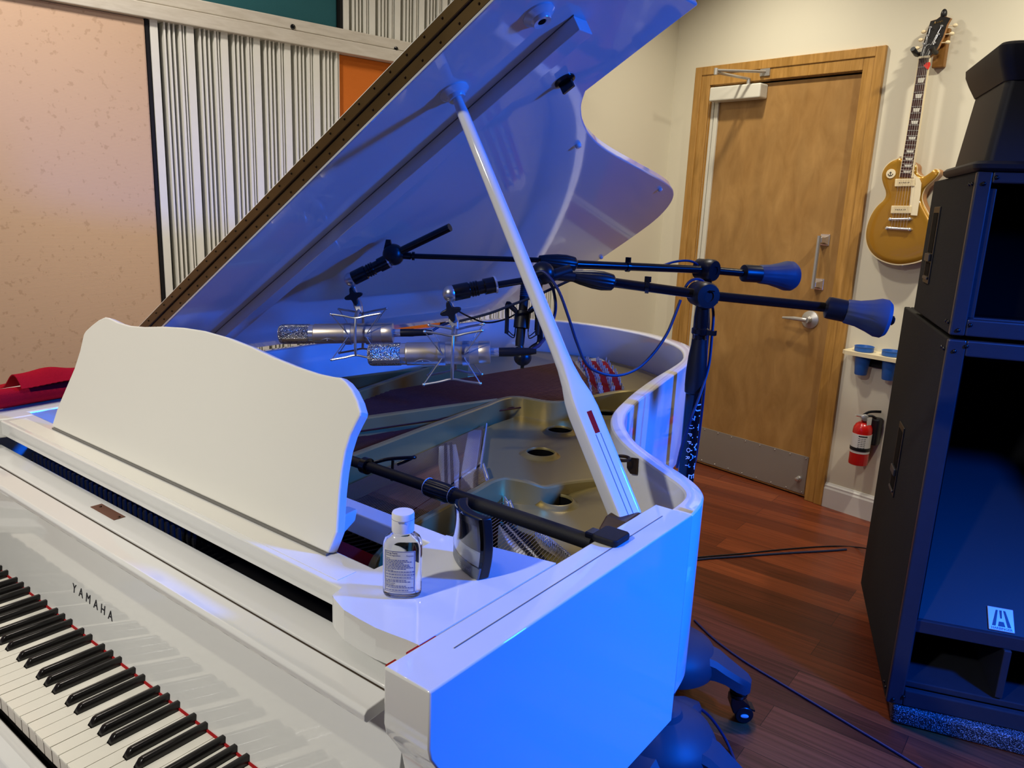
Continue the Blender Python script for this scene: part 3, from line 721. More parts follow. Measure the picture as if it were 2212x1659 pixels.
tp = [(-.60, 1.2), (-.50, 1.5), (-.36, 1.83), (-.27, 1.92), (-.25, 2.04), (-.215, 2.05), (-.155, 1.995), (-.058, 1.878), (.064, 1.694), (.104, 1.590), (.112, 1.49), (.150, 1.585), (.226, 1.605), (.205, 1.725), (.176, 1.84), (.142, 1.915), (.10, 1.986), (.042, 2.05), (-.035, 2.106), (-.14, 2.163), (-.27, 2.196), (-.38, 2.200), (-.50, 2.180), (-.585, 2.143), (-.644, 2.08), (-.68, 2.0), (-.692, 1.88), (-.692, 1.2)]
obj('plate_tail', MB().prism(tp, fxy, .868, .884), 'plate', plate, .003)
# lid prop socket, hook and blocks on the treble side
obj('prop_pivot', MB().prism([(.600, .945), (.600, .985), (.620, 1.0), (.660, 1.004), (.672, .995), (.672, .945)], fyz, .634, .674), 'brownwood', piano, .004)
hk = MB(); h0 = atx(1368, 985, .56)
hk2 = [on(x, y, Vector((.55, .83, 0)).normalized(), Vector((.55, .83, 0)).normalized().dot(Vector((.563, .875, 0)))) for x, y in ((1357, 987), (1379, 990), (1377, 1025), (1364, 1023), (1357, 1010))]
nrm = Vector((.55, .83, 0)).normalized()
hk.add([p for p in hk2]+[p-nrm*.003 for p in hk2], [(0, 1, 2, 3, 4), (9, 8, 7, 6, 5)]+[(i, (i+1) % 5, 5+(i+1) % 5, 5+i) for i in range(5)])
hc = (hk2[0]+hk2[1])/2 - nrm*.022 + Vector((0, 0, .0))
hk.tube([hc+Vector((math.cos(2*PI*k/16)*.013, math.sin(2*PI*k/16)*.013, 0)) for k in range(16)], .0035, 6, False, True)
obj('lid_hook_plate', hk, 'brassdark', piano)
# --- lid
LA = math.radians(31.65); ls = Vector((math.cos(LA), 0, math.sin(LA))); ln = Vector((-math.sin(LA), 0, math.cos(LA))); l0 = Vector((-.74, 0, 1.020))
def fl(s, y, h): return l0+ls*s+Vector((0, y, 0))+ln*h
lc = [(1.239, .994), (1.206, 1.026), (1.184, 1.056), (1.163, 1.09), (1.136, 1.144), (1.114, 1.2), (1.091, 1.273), (1.062, 1.396), (1.030, 1.555), (.999, 1.711), (.974, 1.822), (.950, 1.905), (.918, 1.975), (.872, 2.038), (.815, 2.09), (.750, 2.128), (.667, 2.153), (.578, 2.172), (.459, 2.192), (.34, 2.196), (.22, 2.18), (.12, 2.14), (.05, 2.07), (.008, 1.98), (-.012, 1.85)]
lcs = [(p.x, p.y) for p in catmull([(a, b, 0) for a, b in lc], 3)]
lp = [(-.012, .58), (1.492, .58), (1.492, 1.003), (1.38, .998)] + lcs
lid = obj('lid', MB().prism(lp, fl, 0, .023), 'white', piano, .0035, 2)
obj('lid_front_flap', MB().prism([(-.012, .58), (1.492, .58), (1.492, .96), (-.012, .96)], fl, .0265, .0495), 'white', lid, .0025)
obj('lid_hinge', MB().prism([(0, .5788), (1.48, .5788), (1.48, .5802), (0, .5802)], fl, .0045, .0465), 'brass', lid)
kn = MB(); kn.tube([fl(0, .5775, .0255), fl(1.48, .5775, .0255)], .0022, 6)
obj('hinge_knuckle', kn, 'brassdark', lid)
for i in range(34):
    for h, o_ in ((.012, 0), (.039, .02)): obj('hinge_screw', MB().ball(fl(.03+i*.0435+o_, .5785, h), .0022, 6), 'brassdark', lid)
obj('lid_batten', MB().prism([(.0, .752), (1.383, .752), (1.383, .792), (.0, .792)], fl, -.026, 0), 'white', lid, .0015)
obj('batten_seam', MB().prism([(.0, .7512), (1.384, .7512), (1.384, .7524), (0, .7524)], fl, -.0016, -.0002), 'seam', lid)
for s, y in ((1.167, .681), (1.363, .683)):
    m4 = frame(fl(s, y, 0), -ln)
    obj('prop_cup', MB().lathe([(.026, 0), (.026, .003), (.0225, .006), (.020, .008), (.0165, .010), (.0155, .014), (.014, .016), (.007, .0145), (.006, .009)], m4, 28), 'white', lid)
obj('cup_hole', MB().lathe([(.0055, 0), (.0055, .0150), (0, .0151)], frame(fl(1.363, .683, 0), -ln), 12), 'dark', lid)
for s, y in ((1.314, .818), (1.129, .816), (.942, .817), (.759, .815), (.576, .812), (.391, .812), (.214, .807)):
    obj('screw_hole', MB().lathe([(.0055, 0), (.0052, .0006), (0, .0007)], frame(fl(s, y, 0), -ln), 14), 'dark', lid)
for s, y in ((1.084, 1.179), (.945, 1.827), (.487, 2.165)):
    obj('lid_bumper', MB().lathe([(.007, 0), (.0075, .004), (.006, .008), (0, .0095)], frame(fl(s, y, 0), -ln), 12), 'white', lid)
lm = frame(fl(1.252, .902, 0), -ln, Vector((0, 1, 0)))
obj('lid_latch', MB().lathe([(.020, 0), (.020, .003), (.015, .005), (.011, .003), (0, .003)], lm, 24).box(lm @ Vector((0, 0, .011)), (.006, .026, .020), (lm.to_3x3().col[0], lm.to_3x3().col[1], lm.to_3x3().col[2])), 'blackmetal', lid, label='black metal latch')
# --- lid prop
pt = fl(1.167, .681, -.013); pb = Vector((.657, .652, .985)); pd = (pt-pb).normalized()
px_, py_, _ = axes(pd, Vector((.93, -.37, 0)))       # px_ is the wide face turned to the treble side
def psec(t, w, d, e):
    c = pb.lerp(pt, t); out = []
    for k in range(20):
        a = 2*PI*(k+.5)/20; ca, sa = math.cos(a), math.sin(a)
        out.append(c+py_*(w*math.copysign(abs(ca)**e, ca))+px_*(d*math.copysign(abs(sa)**e, sa)))
    return out
rg = [psec(*q) for q in ((0, .021, .016, .2), (.245, .021, .016, .2), (.275, .0195, .0150, .25), (.31, .0150, .0130, .45), (.345, .0132, .0125, .8), (.38, .0130, .0125, 1), (.6, .0120, .0120, 1), (.85, .0108, .0108, 1), (.96, .0098, .0098, 1), (1.0, .008, .008, 1))]
prop = obj('lid_prop', MB().loft(rg), 'white', piano, ang=35)
def ps(t, a, b): return pb.lerp(pt, t)+py_*a+px_*b
sl = MB()
sl.loft([[ps(t, w, .0163) for w in (-.0045, .0045)]+[ps(t, w, .0150) for w in (.0045, -.0045)] for t in (.192, .240)], smooth=False)
obj('prop_slot', sl, 'redfelt', prop, label='dark red slot in the prop')
gr = MB()
for a in (-.0045, .0045):
    gr.loft([[ps(t, w, .0162) for w in (a-.0007, a+.0007)]+[ps(t, w, .0150) for w in (a+.0007, a-.0007)] for t in (.01, .19)], smooth=False)
obj('prop_grooves', gr, 'seam', prop)
# ------------------------------------------------------------------ microphones, shock mounts, stands
CAR = Vector((RX.x, RX.y, 0)).normalized(); CAF = Vector((-CAR.y, CAR.x, 0)); UP = Vector((0, 0, 1))
def microphone(p0, p1, r, lab, glab):
    d = (p1-p0).normalized(); L = (p1-p0).length; t = thing('microphone', lab, 'microphone', (p0+p1)/2, glab)
    m4 = frame(p0, d, UP)
    g = .265*L
    obj('grille', MB().lathe([(0, 0), (r*.80, .0005), (r*.93, .003), (r*.99, .008), (r, .014), (r, g)], m4, 40), 'grille', t)
    bandm = MB().lathe([(r*1.015, g*.02+.006), (r*1.015, g)], m4, 4)
    hb_ = MB(); x, y = m4.to_3x3().col[0], m4.to_3x3().col[1]
    for sgn in (1, -1):
        ang = [math.radians(150+sgn*0+a) if sgn > 0 else math.radians(-30+a) for a in (-7, 7)]
    a0 = math.atan2((-CAF*.85-UP*.45).dot(y), (-CAF*.85-UP*.45).dot(x))
    def cyl(a, h, rr): return p0+d*h+x*(math.cos(a)*rr)+y*(math.sin(a)*rr)
    hb_.loft([[cyl(a0-.16+.32*k/5, h, r*1.012) for k in range(6)]+[cyl(a0+.16-.32*k/5, h, r*.97) for k in range(6)] for h in (.010, g)], smooth=False)
    obj('grille_band', hb_, 'micbody', t)
    obj('neck_ring', MB().lathe([(r*.94, g), (r*.94, g+.012)], m4, 40), 'chrome', t)
    obj('body', MB().lathe([(r*.95, g+.011), (r, g+.0125), (r, g+.014), (r, L*.90), (r*.99, L*.902), (r*.99, L*.905), (r, L*.907), (r, L-.004), (r*.96, L-.001), (r*.3, L)], m4, 44), 'micbody', t)
    em = []
    for k in range(13):
        s = -1+2*k/12; em.append(cyl(a0-.12+.26*(s*s), g+.045+s*.017, r*1.01))
    obj('logo_arc', MB().tube(em, [.0003+.0012*(1-abs(-1+2*k/12)) for k in range(13)], 6).ball(cyl(a0+.06, g+.045, r*1.01), .0015, 8), 'silver', t)
    obj('plug', MB().lathe([(.0095, L), (.0095, L+.016), (.0085, L+.018)], m4, 20), 'chrome', t)
    obj('cable_plug', MB().lathe([(.0092, L+.014), (.0094, L+.045), (.0086, L+.05), (.0078, L+.075), (.005, L+.092)], m4, 20), 'blackplastic', t)
    return t, d, m4, L
def shock_mount(c, d, r, top, lab, stem_from):
    t = thing('shock_mount', lab, 'microphone mount', c, 'silver shock mounts')
    b = d.cross(UP).normalized(); b = b if b.dot(CAF) > 0 else -b
    w = UP; hl, hh, hd = .056, .047, .042
    ends = []
    for sd in (-1, 1):
        for sv in (-1, 1):
            cc = c+b*(hd*sd)+w*(hh*sv)
            P = [cc-d*hl+w*(.006*sv)-b*0, cc-d*hl*.45+w*(.001*sv), cc-w*(.004*sv), cc+d*hl*.45+w*(.001*sv), cc+d*hl+w*(.006*sv)]
            P = catmull(P, 4)
            obj('rod', MB().tube(P, .0024, 8).ball(P[0], .0033, 8).ball(P[-1], .0033, 8), 'silver', t)
            ends += [(P[0], sd, sv, -1), (P[-1], sd, sv, 1)]
    for sd in (-1, 1):
        P = [c+b*(hd*sd)+w*(hh-.004), c+b*((hd+.006)*sd)+w*.02, c+b*((hd+.007)*sd), c+b*((hd+.006)*sd)-w*.02, c+b*(hd*sd)-w*(hh-.004)]
        obj('hoop', MB().tube(catmull(P, 5), .0032, 10), 'silver', t)
    P = [c-b*hd+w*(hh-.003), c-b*hd*.5+w*(hh+.006), c+w*(hh+.008), c+b*hd*.5+w*(hh+.006), c+b*hd+w*(hh-.003)]
    obj('bridge_bar', MB().tube(catmull(P, 5), .0045, 10), 'silver', t)
    for s in (-1, 1):
        m4 = frame(c+d*(s*.024-.007), d, UP)
        obj('clamp_ring', MB().lathe([(r+.0004, 0), (r+.0022, 0), (r+.0022, .014), (r+.0004, .014)], m4, 36), 'silver', t)
    for e, sd, sv, s in ends:
        obj('elastic_cord', MB().tube([e, c+d*(s*.022)+b*(sd*(r+.003))+w*(sv*.004)], .0012, 6), 'silver', t)
    st = c+w*(hh+.010); neck = stem_from
    ax = (neck-st).normalized()
    obj('stem', MB().loft([[st+CAR*(a*wd)+CAF*(q*wd)+ax*h for a, q in ((-1, -1), (1, -1), (1, 1), (-1, 1))] for h, wd in ((-.008, .007), (.010, .010), ((neck-st).length*.75, .006), ((neck-st).length, .006))], smooth=False), 'silver', t, .003)
    kc = st.lerp(neck, .62)-CAF*.016
    star = []
    for k in range(32):
        a = 2*PI*k/32; q = abs(math.cos(2*a)); star.append((math.cos(a+.3)*(.0105+.0115*q**3), math.sin(a+.3)*(.0105+.0115*q**3)))
    obj('star_knob', MB().prism(star, lambda x, y, h: kc+CAR*x+UP*y-CAF*h, 0, .011, True), 'blackplastic', t, .0015)
    return t
def joint_ball(mb, p, r): mb.ball(p, r, 18)
# rear and front microphones
m1a, m1b = dep(604, 722, 1.80), dep(850, 719, 1.80); m2a, m2b = dep(796, 766, 1.55), dep(1060, 761, 1.55)
R1 = .0232
mic1 = microphone(m1a, m1b, R1, 'silver microphone further left, hanging behind the other silver one', 'silver microphones over the strings')
mic2 = microphone(m2a, m2b, R1, 'silver microphone nearest the camera, its cable plug at the right', 'silver microphones over the strings')
c1 = dep(776, 721, 1.80); c2 = dep(981, 764, 1.55)
b1 = dep(752, 607, 1.80); b2 = dep(965, 636, 1.55)
shock_mount(c1, mic1[1], R1, None, 'silver wire shock mount around the further microphone', b1+UP*-.012+CAR*.012)
shock_mount(c2, mic2[1], R1, None, 'silver wire shock mount around the nearest microphone', b2+UP*-.012+CAR*.006)
# stands
def stand(lab, pole, tj, cw0, cw1, cl0, cl1, tip, legs, back):
    t = thing('microphone_stand', lab, 'microphone stand', (pole[0], pole[1], 0), 'black boom stands on wheeled bases')
    P = Vector((pole[0], pole[1], 0)); HT = tj.z
    hub = [(0, .255), (.035, .255), (.045, .25), (.05, .235), (.085, .222), (.125, .195), (.138, .172), (.140, .15), (.134, .128), (.10, .125)]
    obj('base_hub', MB().lathe(hub[::-1], Matrix.Translation(P), 44), 'basegrey', t)
    for a in legs:
        q = math.radians(a); dd = Vector((math.cos(q), math.sin(q), 0)); nn = Vector((-dd.y, dd.x, 0)); rings = []
        for s, w, zt, zb in ((.08, .055, .205, .13), (.14, .048, .190, .135), (.17, .043, .172, .128), (.205, .036, .154, .108), (.228, .028, .143, .10), (.240, .016, .132, .104)):
            o = P+dd*s; rings.append([o+nn*w+UP*zb, o+nn*w+UP*(zt-.014), o+nn*w*.72+UP*zt, o-nn*w*.72+UP*zt, o-nn*w+UP*(zt-.014), o-nn*w+UP*zb])
        lg = obj('base_leg', MB().loft(rings), 'basegrey', t, ang=30)
        o = P+dd*.208
        k = MB().lathe([(.024, .078), (.026, .082), (.026, .088), (.023, .090), (.026, .093), (.026, .099), (.023, .102), (.023, .112)], Matrix.Translation(o), 20)
        cst = obj('caster', k, 'blackmetal', lg)
        ax = (nn*.85-dd*.3).normalized(); fw = UP.cross(ax)
        wc = o-fw*.018+UP*.027
        obj('caster_fork', MB().prism([(-.022, .02), (-.032, .035), (-.026, .055), (.0, .078), (.03, .078), (.03, .055), (.02, .03)], lambda x, y, h: Vector((o.x, o.y, 0))-fw*.006+fw*x+UP*y+ax*h, -.021, .021), 'blackmetal', lg, .003)
        for s in (-1, 1):
            obj('caster_wheel', MB().lathe([(.012, -.006), (.024, -.006), (.0268, -.003), (.0268, .003), (.024, .006), (.012, .006)], frame(wc+ax*(.017*s), ax), 26), 'blackplastic', lg)
        obj('wheel_cap', MB().lathe([(.009, 0), (.009, .003), (.006, .004)], frame(wc-ax*.0235, -ax), 14, sx=.6, sy=1.3), 'whiteink', lg)
        obj('brake_pedal', MB().box(o-fw*.036+UP*.046, (.04, .026, .005), (ax, (fw+UP*.4).normalized(), (UP-fw*.4).normalized())), 'blackmetal', lg, .001)
    zc0, zc1 = HT-.222, HT-.098
    obj('lower_pole', MB().tube([P+UP*.24, P+UP*(zc0+.02)], .0185, 24), 'blackmetal', t)
    g = [(.0185, zc0), (.0215, zc0+.003), (.0225, zc0+.02), (.0225, zc0+.05), (.0205, zc0+.085), (.0170, zc0+.112), (.0165, zc1)]
    obj('height_grip', MB().lathe(g, Matrix.Translation(P), 24), 'blackplastic', t)
    obj('upper_pole', MB().tube([P+UP*(zc1-.01), P+UP*(HT-.02)], .0125, 16), 'blackmetal', t)
    obj('pole_collar', MB().lathe([(.0165, HT-.088), (.019, HT-.085), (.019, HT-.075), (.016, HT-.072), (.0165, HT-.05), (.014, HT-.02)], Matrix.Translation(P), 18).bx(P.x+.012, P.x+.036, P.y-.006, P.y+.006, HT-.086, HT-.075), 'blackmetal', t)
    bd = (cw0-tj).normalized(); pa = bd.cross(UP).normalized(); pa = pa if pa.dot(CAF) < 0 else -pa      # swivel drum points to the viewer
    obj('swivel_drum', MB().lathe([(.018, -.034), (.027, -.030), (.028, -.006), (.029, -.004), (.029, .018), (.026, .024), (.012, .0245), (.012, .022), (0, .022)], frame(tj, (pa*.9+bd*.42).normalized()), 30), 'blackplastic', t)
    obj('drum_mark', MB().box(tj+(pa*.9+bd*.42).normalized()*.0245+UP*.012, (.022, .003, .002), (bd, UP, pa)), 'blackmetal', t)
    obj('boom_tube', MB().tube([cl0, tj, cw0+bd*.02], .0103, 18), 'blackmetal', t)
    cwd = (cw1-cw0).normalized(); L = (cw1-cw0).length; m4 = frame(cw0, cwd)
    obj('counterweight_collar', MB().lathe([(.013, -.004), (.0225, 0), (.0235, .006), (.0235, L*.3), (.020, L*.31)], m4, 28), 'blackplastic', t)
    rings = []
    for h, rr in ((L*.29, .0225), (L*.32, .0255), (L*.5, .0275), (L*.68, .034), (L*.82, .0405), (L*.92, .0405), (L*.985, .034), (L, .0)):
        rings.append([m4 @ Vector((math.cos(2*PI*k/56)*(rr*(1-(.045 if (k % 7) in (0,) and h < L*.75 else 0))), math.sin(2*PI*k/56)*(rr*(1-(.045 if (k % 7) in (0,) and h < L*.75 else 0))), h)) for k in range(56)])
    obj('counterweight', MB().loft(rings), 'rubbergrey', t, label='grey bell shaped counterweight')
    obj('counterweight_bolt', MB().lathe([(.010, L-.004), (.010, L+.008), (.006, L+.011)], m4, 16), 'blackmetal', t)
    cd = (cl1-cl0).normalized(); L2 = (cl1-cl0).length; m5 = frame(cl0, cd)
    rings = []
    for h, rr in ((-.006, .0105), (0, .0175), (.006, .0185), (L2*.25, .0205), (L2*.5, .0195), (L2*.8, .0155), (L2, .0115)):
        rings.append([m5 @ Vector((math.cos(2*PI*k/48)*rr*(1-(.07 if k % 6 == 0 else 0)), math.sin(2*PI*k/48)*rr*(1-(.07 if k % 6 == 0 else 0)), h)) for k in range(48)])
    obj('boom_grip', MB().loft(rings), 'blackplastic', t)
    obj('cable_clip', MB().lathe([(.0105, -.004), (.0135, -.004), (.0135, .004), (.0105, .004)], frame(tj.lerp(cl0, .62), bd), 18).box(tj.lerp(cl0, .62)+UP*.017, (.012, .008, .012)), 'blackmetal', t)
    return t
rp = Vector((.330, 1.621, 0)); fp_ = Vector((.484, 1.254, 0))
rt, ft_ = dep(1528, 583, 2.05), dep(1520, 637, 1.68)
s_rear = stand('black boom stand further back, holding the further microphone', rp, rt, dep(1606, 590, 2.085), dep(1716, 597, 2.13), dep(1240, 571, 1.86), dep(1165, 562, 1.83), None, (16, 106, 196, 286), 0)
s_front = stand('black boom stand nearest the camera with white lettering on its pole', fp_, ft_, dep(1786, 664, 1.635), dep(1920, 691, 1.61), dep(1322, 610, 1.645), dep(1238, 597, 1.625), None, (4, 94, 184, 274), 0)
# lettering down the front pole
def pole_text(body, z0, z1, size, ang, mat, parent, rr):
    n = len(body); mb = MB(); k = size
    for i, ch in enumerate(body):
        if ch == ' ': continue
        me = text(ch, size, .0002); zc = z0+(z1-z0)*(i+.5)/n
        for v in me.vertices: pass
        base = len(mb.v)
        for v in me.vertices:
            a = ang+(v.co.y)/rr; r_ = rr+.0003+v.co.z
            mb.v.append(Vector((fp_.x+math.cos(a)*r_, fp_.y+math.sin(a)*r_, zc-v.co.x*1.15)))
        for p in me.polygons: mb.f.append([q+base for q in p.vertices]); mb.sm.append(False); mb.mi.append(0)
    return obj('lettering', mb, mat, parent, label='white lettering')
ca_ = math.atan2(-CAF.y, -CAF.x)
def zpole(y): 
    d = ray(1500, y); tt = ((fp_.x-CAM.x)**2+(fp_.y-CAM.y)**2)**.5/((d.x**2+d.y**2)**.5); return CAM.z+d.z*tt
pole_text('ULTIMATE', zpole(866), zpole(1036), .0235, ca_+.42, 'whiteink', s_front, .0187)
pole_text('SUPPORT', zpole(893), zpole(1010), .0125, ca_-.28, 'whiteink', s_front, .0187)
# booms' far ends
sw1 = dep(850, 550, 1.79); tl = dep(972, 491, 1.715)
obj('boom_inner_tube', MB().tube([dep(1170, 562, 1.83), dep(888, 553, 1.79)], .0062, 14), 'blackmetal', s_rear)
obj('boom_end_ring', MB().lathe([(.0085, -.003), (.0100, -.003), (.0100, .003), (.0085, .003)], frame(dep(893, 553, 1.79), CAR), 16).tube([dep(888, 553, 1.79), dep(858, 551, 1.79)], .0085, 12), 'blackmetal', s_rear)
bj = obj('boom_swivel', MB().lathe([(.0, -.024), (.016, -.022), (.024, -.012), (.025, .004), (.020, .018), (.012, .024), (0, .025)], frame(sw1, (-CAF+UP*.2).normalized()), 26).loft([[sw1+CAR*(a*w-.012)+CAF*(q*.006)+UP*h for a, q in ((-1, -1), (1, -1), (1, 1), (-1, 1))] for h, w in ((.012, .010), (.034, .005))], smooth=False), 'blackplastic', s_rear)
obj('boom_tail', MB().tube([sw1+(tl-sw1)*.1, tl], .0092, 14), 'blackmetal', s_rear)
def adapter(a, b, st):
    d = (b-a); L = d.length; m4 = frame(a, d)
    pr_ = [(.010, 0), (.0165, .002), (.0165, L*.28), (.0135, L*.29), (.0135, L*.40)]
    for k in range(3): h = L*(.42+.06*k); pr_ += [(.0135, h), (.0158, h+.001), (.0158, h+L*.035), (.0135, h+L*.036)]
    pr_ += [(.0135, L*.62), (.0165, L*.64), (.0165, L*.97), (.0150, L)]
    obj('adapter', MB().lathe(pr_, m4, 24), 'blackmetal', st)
    obj('adapter_ring', MB().lathe([(.0172, .001), (.0182, .001), (.0182, .005), (.0172, .005)], m4, 24), 'chrome', st)
    obj('ball_end', MB().ball(b+d.normalized()*.004, .0168, 20), 'silver', st, label='round silver end')
adapter(dep(842, 562, 1.79), b1+(dep(842, 562, 1.79)-b1).normalized()*.012, s_rear)
sw2 = dep(1172, 590, 1.605)
obj('boom_swivel', MB().ball(sw2, .027, 20, sc=(1, .8, .9)).tube([dep(1232, 583, 1.62), dep(1192, 596, 1.61), dep(1160, 603, 1.60)], .0125, 14).tube([dep(1240, 597, 1.622), dep(1185, 592, 1.61)], .012, 12), 'blackplastic', s_front)
obj('boom_inner_tube', MB().tube([dep(1160, 601, 1.60), dep(1066, 617, 1.575)], .0072, 14), 'blackmetal', s_front)
adapter(dep(1072, 614, 1.575), b2+(dep(1072, 614, 1.575)-b2).normalized()*.012, s_front)
bear = MB()
for a, b, r in ((0, 0, .0032), (-.0036, .0042, .0014), (-.0012, .0058, .0014), (.0014, .0058, .0014), (.0038, .0040, .0014)):
    bear.ball(dep(1052, 618, 1.575-.0166)+CAR*a+UP*b, r, 8)
obj('paw_mark', bear, 'whiteink', s_front)
# third, black microphone in a spider mount behind the prop
m3a, m3b = dep(1137, 597, 1.83), dep(1122, 748, 1.83); q3 = (m3b-m3a).normalized()
m3 = thing('microphone', 'slim black microphone pointing down behind the lid prop', 'microphone', (m3a+m3b)/2)
Lq = (m3b-m3a).length; f3 = frame(m3a, q3, CAR)
pp = []
for k in range(9): pp += [(.0122, Lq*(.05+.026*k)), (.0105, Lq*(.062+.026*k))]
obj('vented_head', MB().lathe([(.009, 0)]+pp+[(.0122, Lq*.29)], f3, 20), 'rubbergrey', m3)
obj('body', MB().lathe([(.0108, Lq*.29), (.0108, Lq*.93), (.0098, Lq)], f3, 20), 'blackmatte', m3)
jb = dep(1129, 772, 1.83)
obj('swivel_plug', MB().ball(jb, .0215, 18, sc=(1, 1, .95)).tube([jb, m3b], .010, 12).lathe([(.023, -.004), (.023, .004)], frame(jb-UP*.004, CAR), 20), 'blackplastic', m3)
mt = thing('shock_mount', 'black spider shock mount around the slim black microphone', 'microphone mount', dep(1128, 690, 1.83))
mc = dep(1128, 690, 1.83)
obj('inner_ring', MB().lathe([(.0125, -.022), (.019, -.020), (.019, .020), (.0125, .022)], frame(mc, q3), 20), 'blackplastic', mt)
for s in (-1, 1):
    for v in (-1, 1):
        e = mc+CAR*(.036*s)+CAF*(.03*v)
        obj('arm', MB().tube(catmull([mc+CAR*(.016*s)+CAF*.012*v+UP*.02, e+UP*.034, e+UP*.0, e-UP*.030], 4), .0048, 8), 'blackplastic', mt)
        obj('band', MB().tube(catmull([e-UP*.030, e*.5+mc*.5-UP*.042, mc+CAR*(.015*s)-UP*.018], 4), .0014, 6), 'blackplastic', mt)
obj('yoke', MB().tube(catmull([jb, dep(1150, 752, 1.83), dep(1166, 738, 1.83), dep(1164, 700, 1.82), dep(1160, 660, 1.80), dep(1166, 615, 1.72), sw2], 5), .0075, 10), 'blackmetal', mt)
# ------------------------------------------------------------------ cables
def cable(lab, pts, r=.0032, mat='cable', seg=8, n=6, grp=None):
    o = obj('audio_cable', MB().tube(catmull(pts, n), r, seg), mat); return tag(o, lab, 'cable', grp)
cable('blue cable hanging in a wide loop between the prop and the front stand', [dep(1150, 592, 1.575), dep(1175, 588, 1.565), dep(1205, 625, 1.56), dep(1228, 685, 1.56), dep(1245, 737, 1.57), dep(1266, 785, 1.58), dep(1295, 805, 1.6), dep(1335, 811, 1.62), dep(1375, 797, 1.64), dep(1410, 765, 1.655), dep(1440, 722, 1.665), dep(1458, 680, 1.668), dep(1470, 648, 1.668)])
cable('blue cable arching over the swivel of the front stand and down its pole', [dep(1472, 640, 1.70), dep(1486, 612, 1.70), dep(1504, 603, 1.70), dep(1522, 612, 1.72), dep(1536, 650, 1.73), dep(1541, 680, 1.72), dep(1538, 725, 1.72), dep(1531, 790, 1.72), dep(1513, 850, 1.70), dep(1492, 905, 1.685), dep(1474, 960, 1.70), dep(1462, 1010, 1.72)])
cable('blue cable running straight down behind the front stand pole', [dep(1527, 662, 1.74), dep(1527, 700, 1.76), dep(1526, 760, 1.78), dep(1522, 830, 1.79), dep(1515, 900, 1.80), dep(1506, 970, 1.82), dep(1496, 1030, 1.84), dep(1490, 1080, 1.86)])
cable('thin blue cable lying over the boom of the rear stand', [dep(1432, 573, 2.0), dep(1455, 566, 2.01), dep(1480, 563, 2.02), dep(1500, 567, 2.03), dep(1515, 580, 2.06)])
cable('dark blue cable from the further microphone up to the front boom', [m1b+mic1[1]*.085, dep(960, 700, 1.82), dep(1000, 692, 1.82), dep(1060, 676, 1.80), dep(1110, 657, 1.77), dep(1160, 638, 1.74), dep(1200, 620, 1.71), dep(1230, 606, 1.68), dep(1255, 597, 1.665)])
cable('blue cable from the nearest microphone curving up behind the lid prop', [m2b+mic2[1]*.085, dep(1130, 762, 1.60), dep(1155, 752, 1.64), dep(1172, 737, 1.68), dep(1186, 715, 1.70), dep(1200, 670, 1.70), dep(1195, 625, 1.68), dep(1180, 600, 1.64)], .0034)
cable('thin dark cable drooping between the shock mounts under the lid', [dep(990, 672, 1.75), dep(1015, 685, 1.80), dep(1050, 697, 1.84), dep(1090, 690, 1.86), dep(1120, 675, 1.86), dep(1135, 668, 1.83)], .002, 'cableblack')
fl_ = lambda x, y, h=.0035: atz(x, y, h)
cable('black cable on the floor running to the speaker pad', [fl_(1440, 1212), fl_(1518, 1203), fl_(1600, 1196), fl_(1700, 1186), fl_(1790, 1180), fl_(1850, 1182), atz(1885, 1190, .0605), atz(1905, 1215, .0605)], .0032, 'cableblack')
cable('flat blue cable on the floor beside the black one', [fl_(1440, 1219), fl_(1518, 1208), fl_(1600, 1202), fl_(1700, 1195), fl_(1790, 1190), fl_(1828, 1187)], .0052)
cable('long blue cable crossing the floor from the rear stand base', [fl_(1500, 1340, .0035), fl_(1535, 1374), fl_(1570, 1402), fl_(1615, 1433), fl_(1680, 1472), fl_(1760, 1520), fl_(1850, 1574), fl_(1930, 1622), fl_(2010, 1672), fl_(2100, 1730)], .0038)
cable('blue cable curving over the base of the front stand', [atz(1440, 1522, .19), atz(1462, 1517, .19), atz(1495, 1522, .16), atz(1530, 1545, .10), atz(1560, 1585, .04), atz(1580, 1625, .0045), atz(1592, 1665, .004), atz(1598, 1720, .004)], .0042)
# ------------------------------------------------------------------ things lying on the piano
# spreader bar across the rim
BZ = 1.000; by = sum(atz(x, y, BZ).y for x, y in ((800, 1003), (951, 1061), (1060, 1105), (1200, 1145)))/4
sb = thing('spreader_bar', 'black telescopic bar resting across the piano rim', 'support bar', (.2, by, BZ))
xc = atz(951, 1061, BZ).x
obj('outer_tube', MB().tube([Vector((xc, by, BZ)), Vector((.672, by, BZ))], .0112, 24), 'blackmatte', sb)
obj('inner_tube', MB().tube([Vector((-.70, by, BZ)), Vector((xc, by, BZ))], .0092, 20), 'blackmatte', sb)
rings = []
for h, rr in ((-.030, .0112), (-.027, .0145), (-.012, .0152), (.016, .0152), (.022, .0135), (.030, .0135), (.033, .0112)):
    rings.append([Vector((xc+h, by+math.cos(2*PI*k/48)*rr*(1-(.06 if k % 3 == 0 else 0)), BZ+math.sin(2*PI*k/48)*rr*(1-(.06 if k % 3 == 0 else 0)))) for k in range(48)])
obj('collar', MB().loft(rings), 'blackplastic', sb)
obj('collar_ring', MB().lathe([(.0154, -.0275), (.0154, -.0265)], frame((xc, by, BZ), (1, 0, 0)), 28).lathe([(.0138, .0255), (.0138, .0265)], frame((xc, by, BZ), (1, 0, 0)), 28), 'silverink', sb)
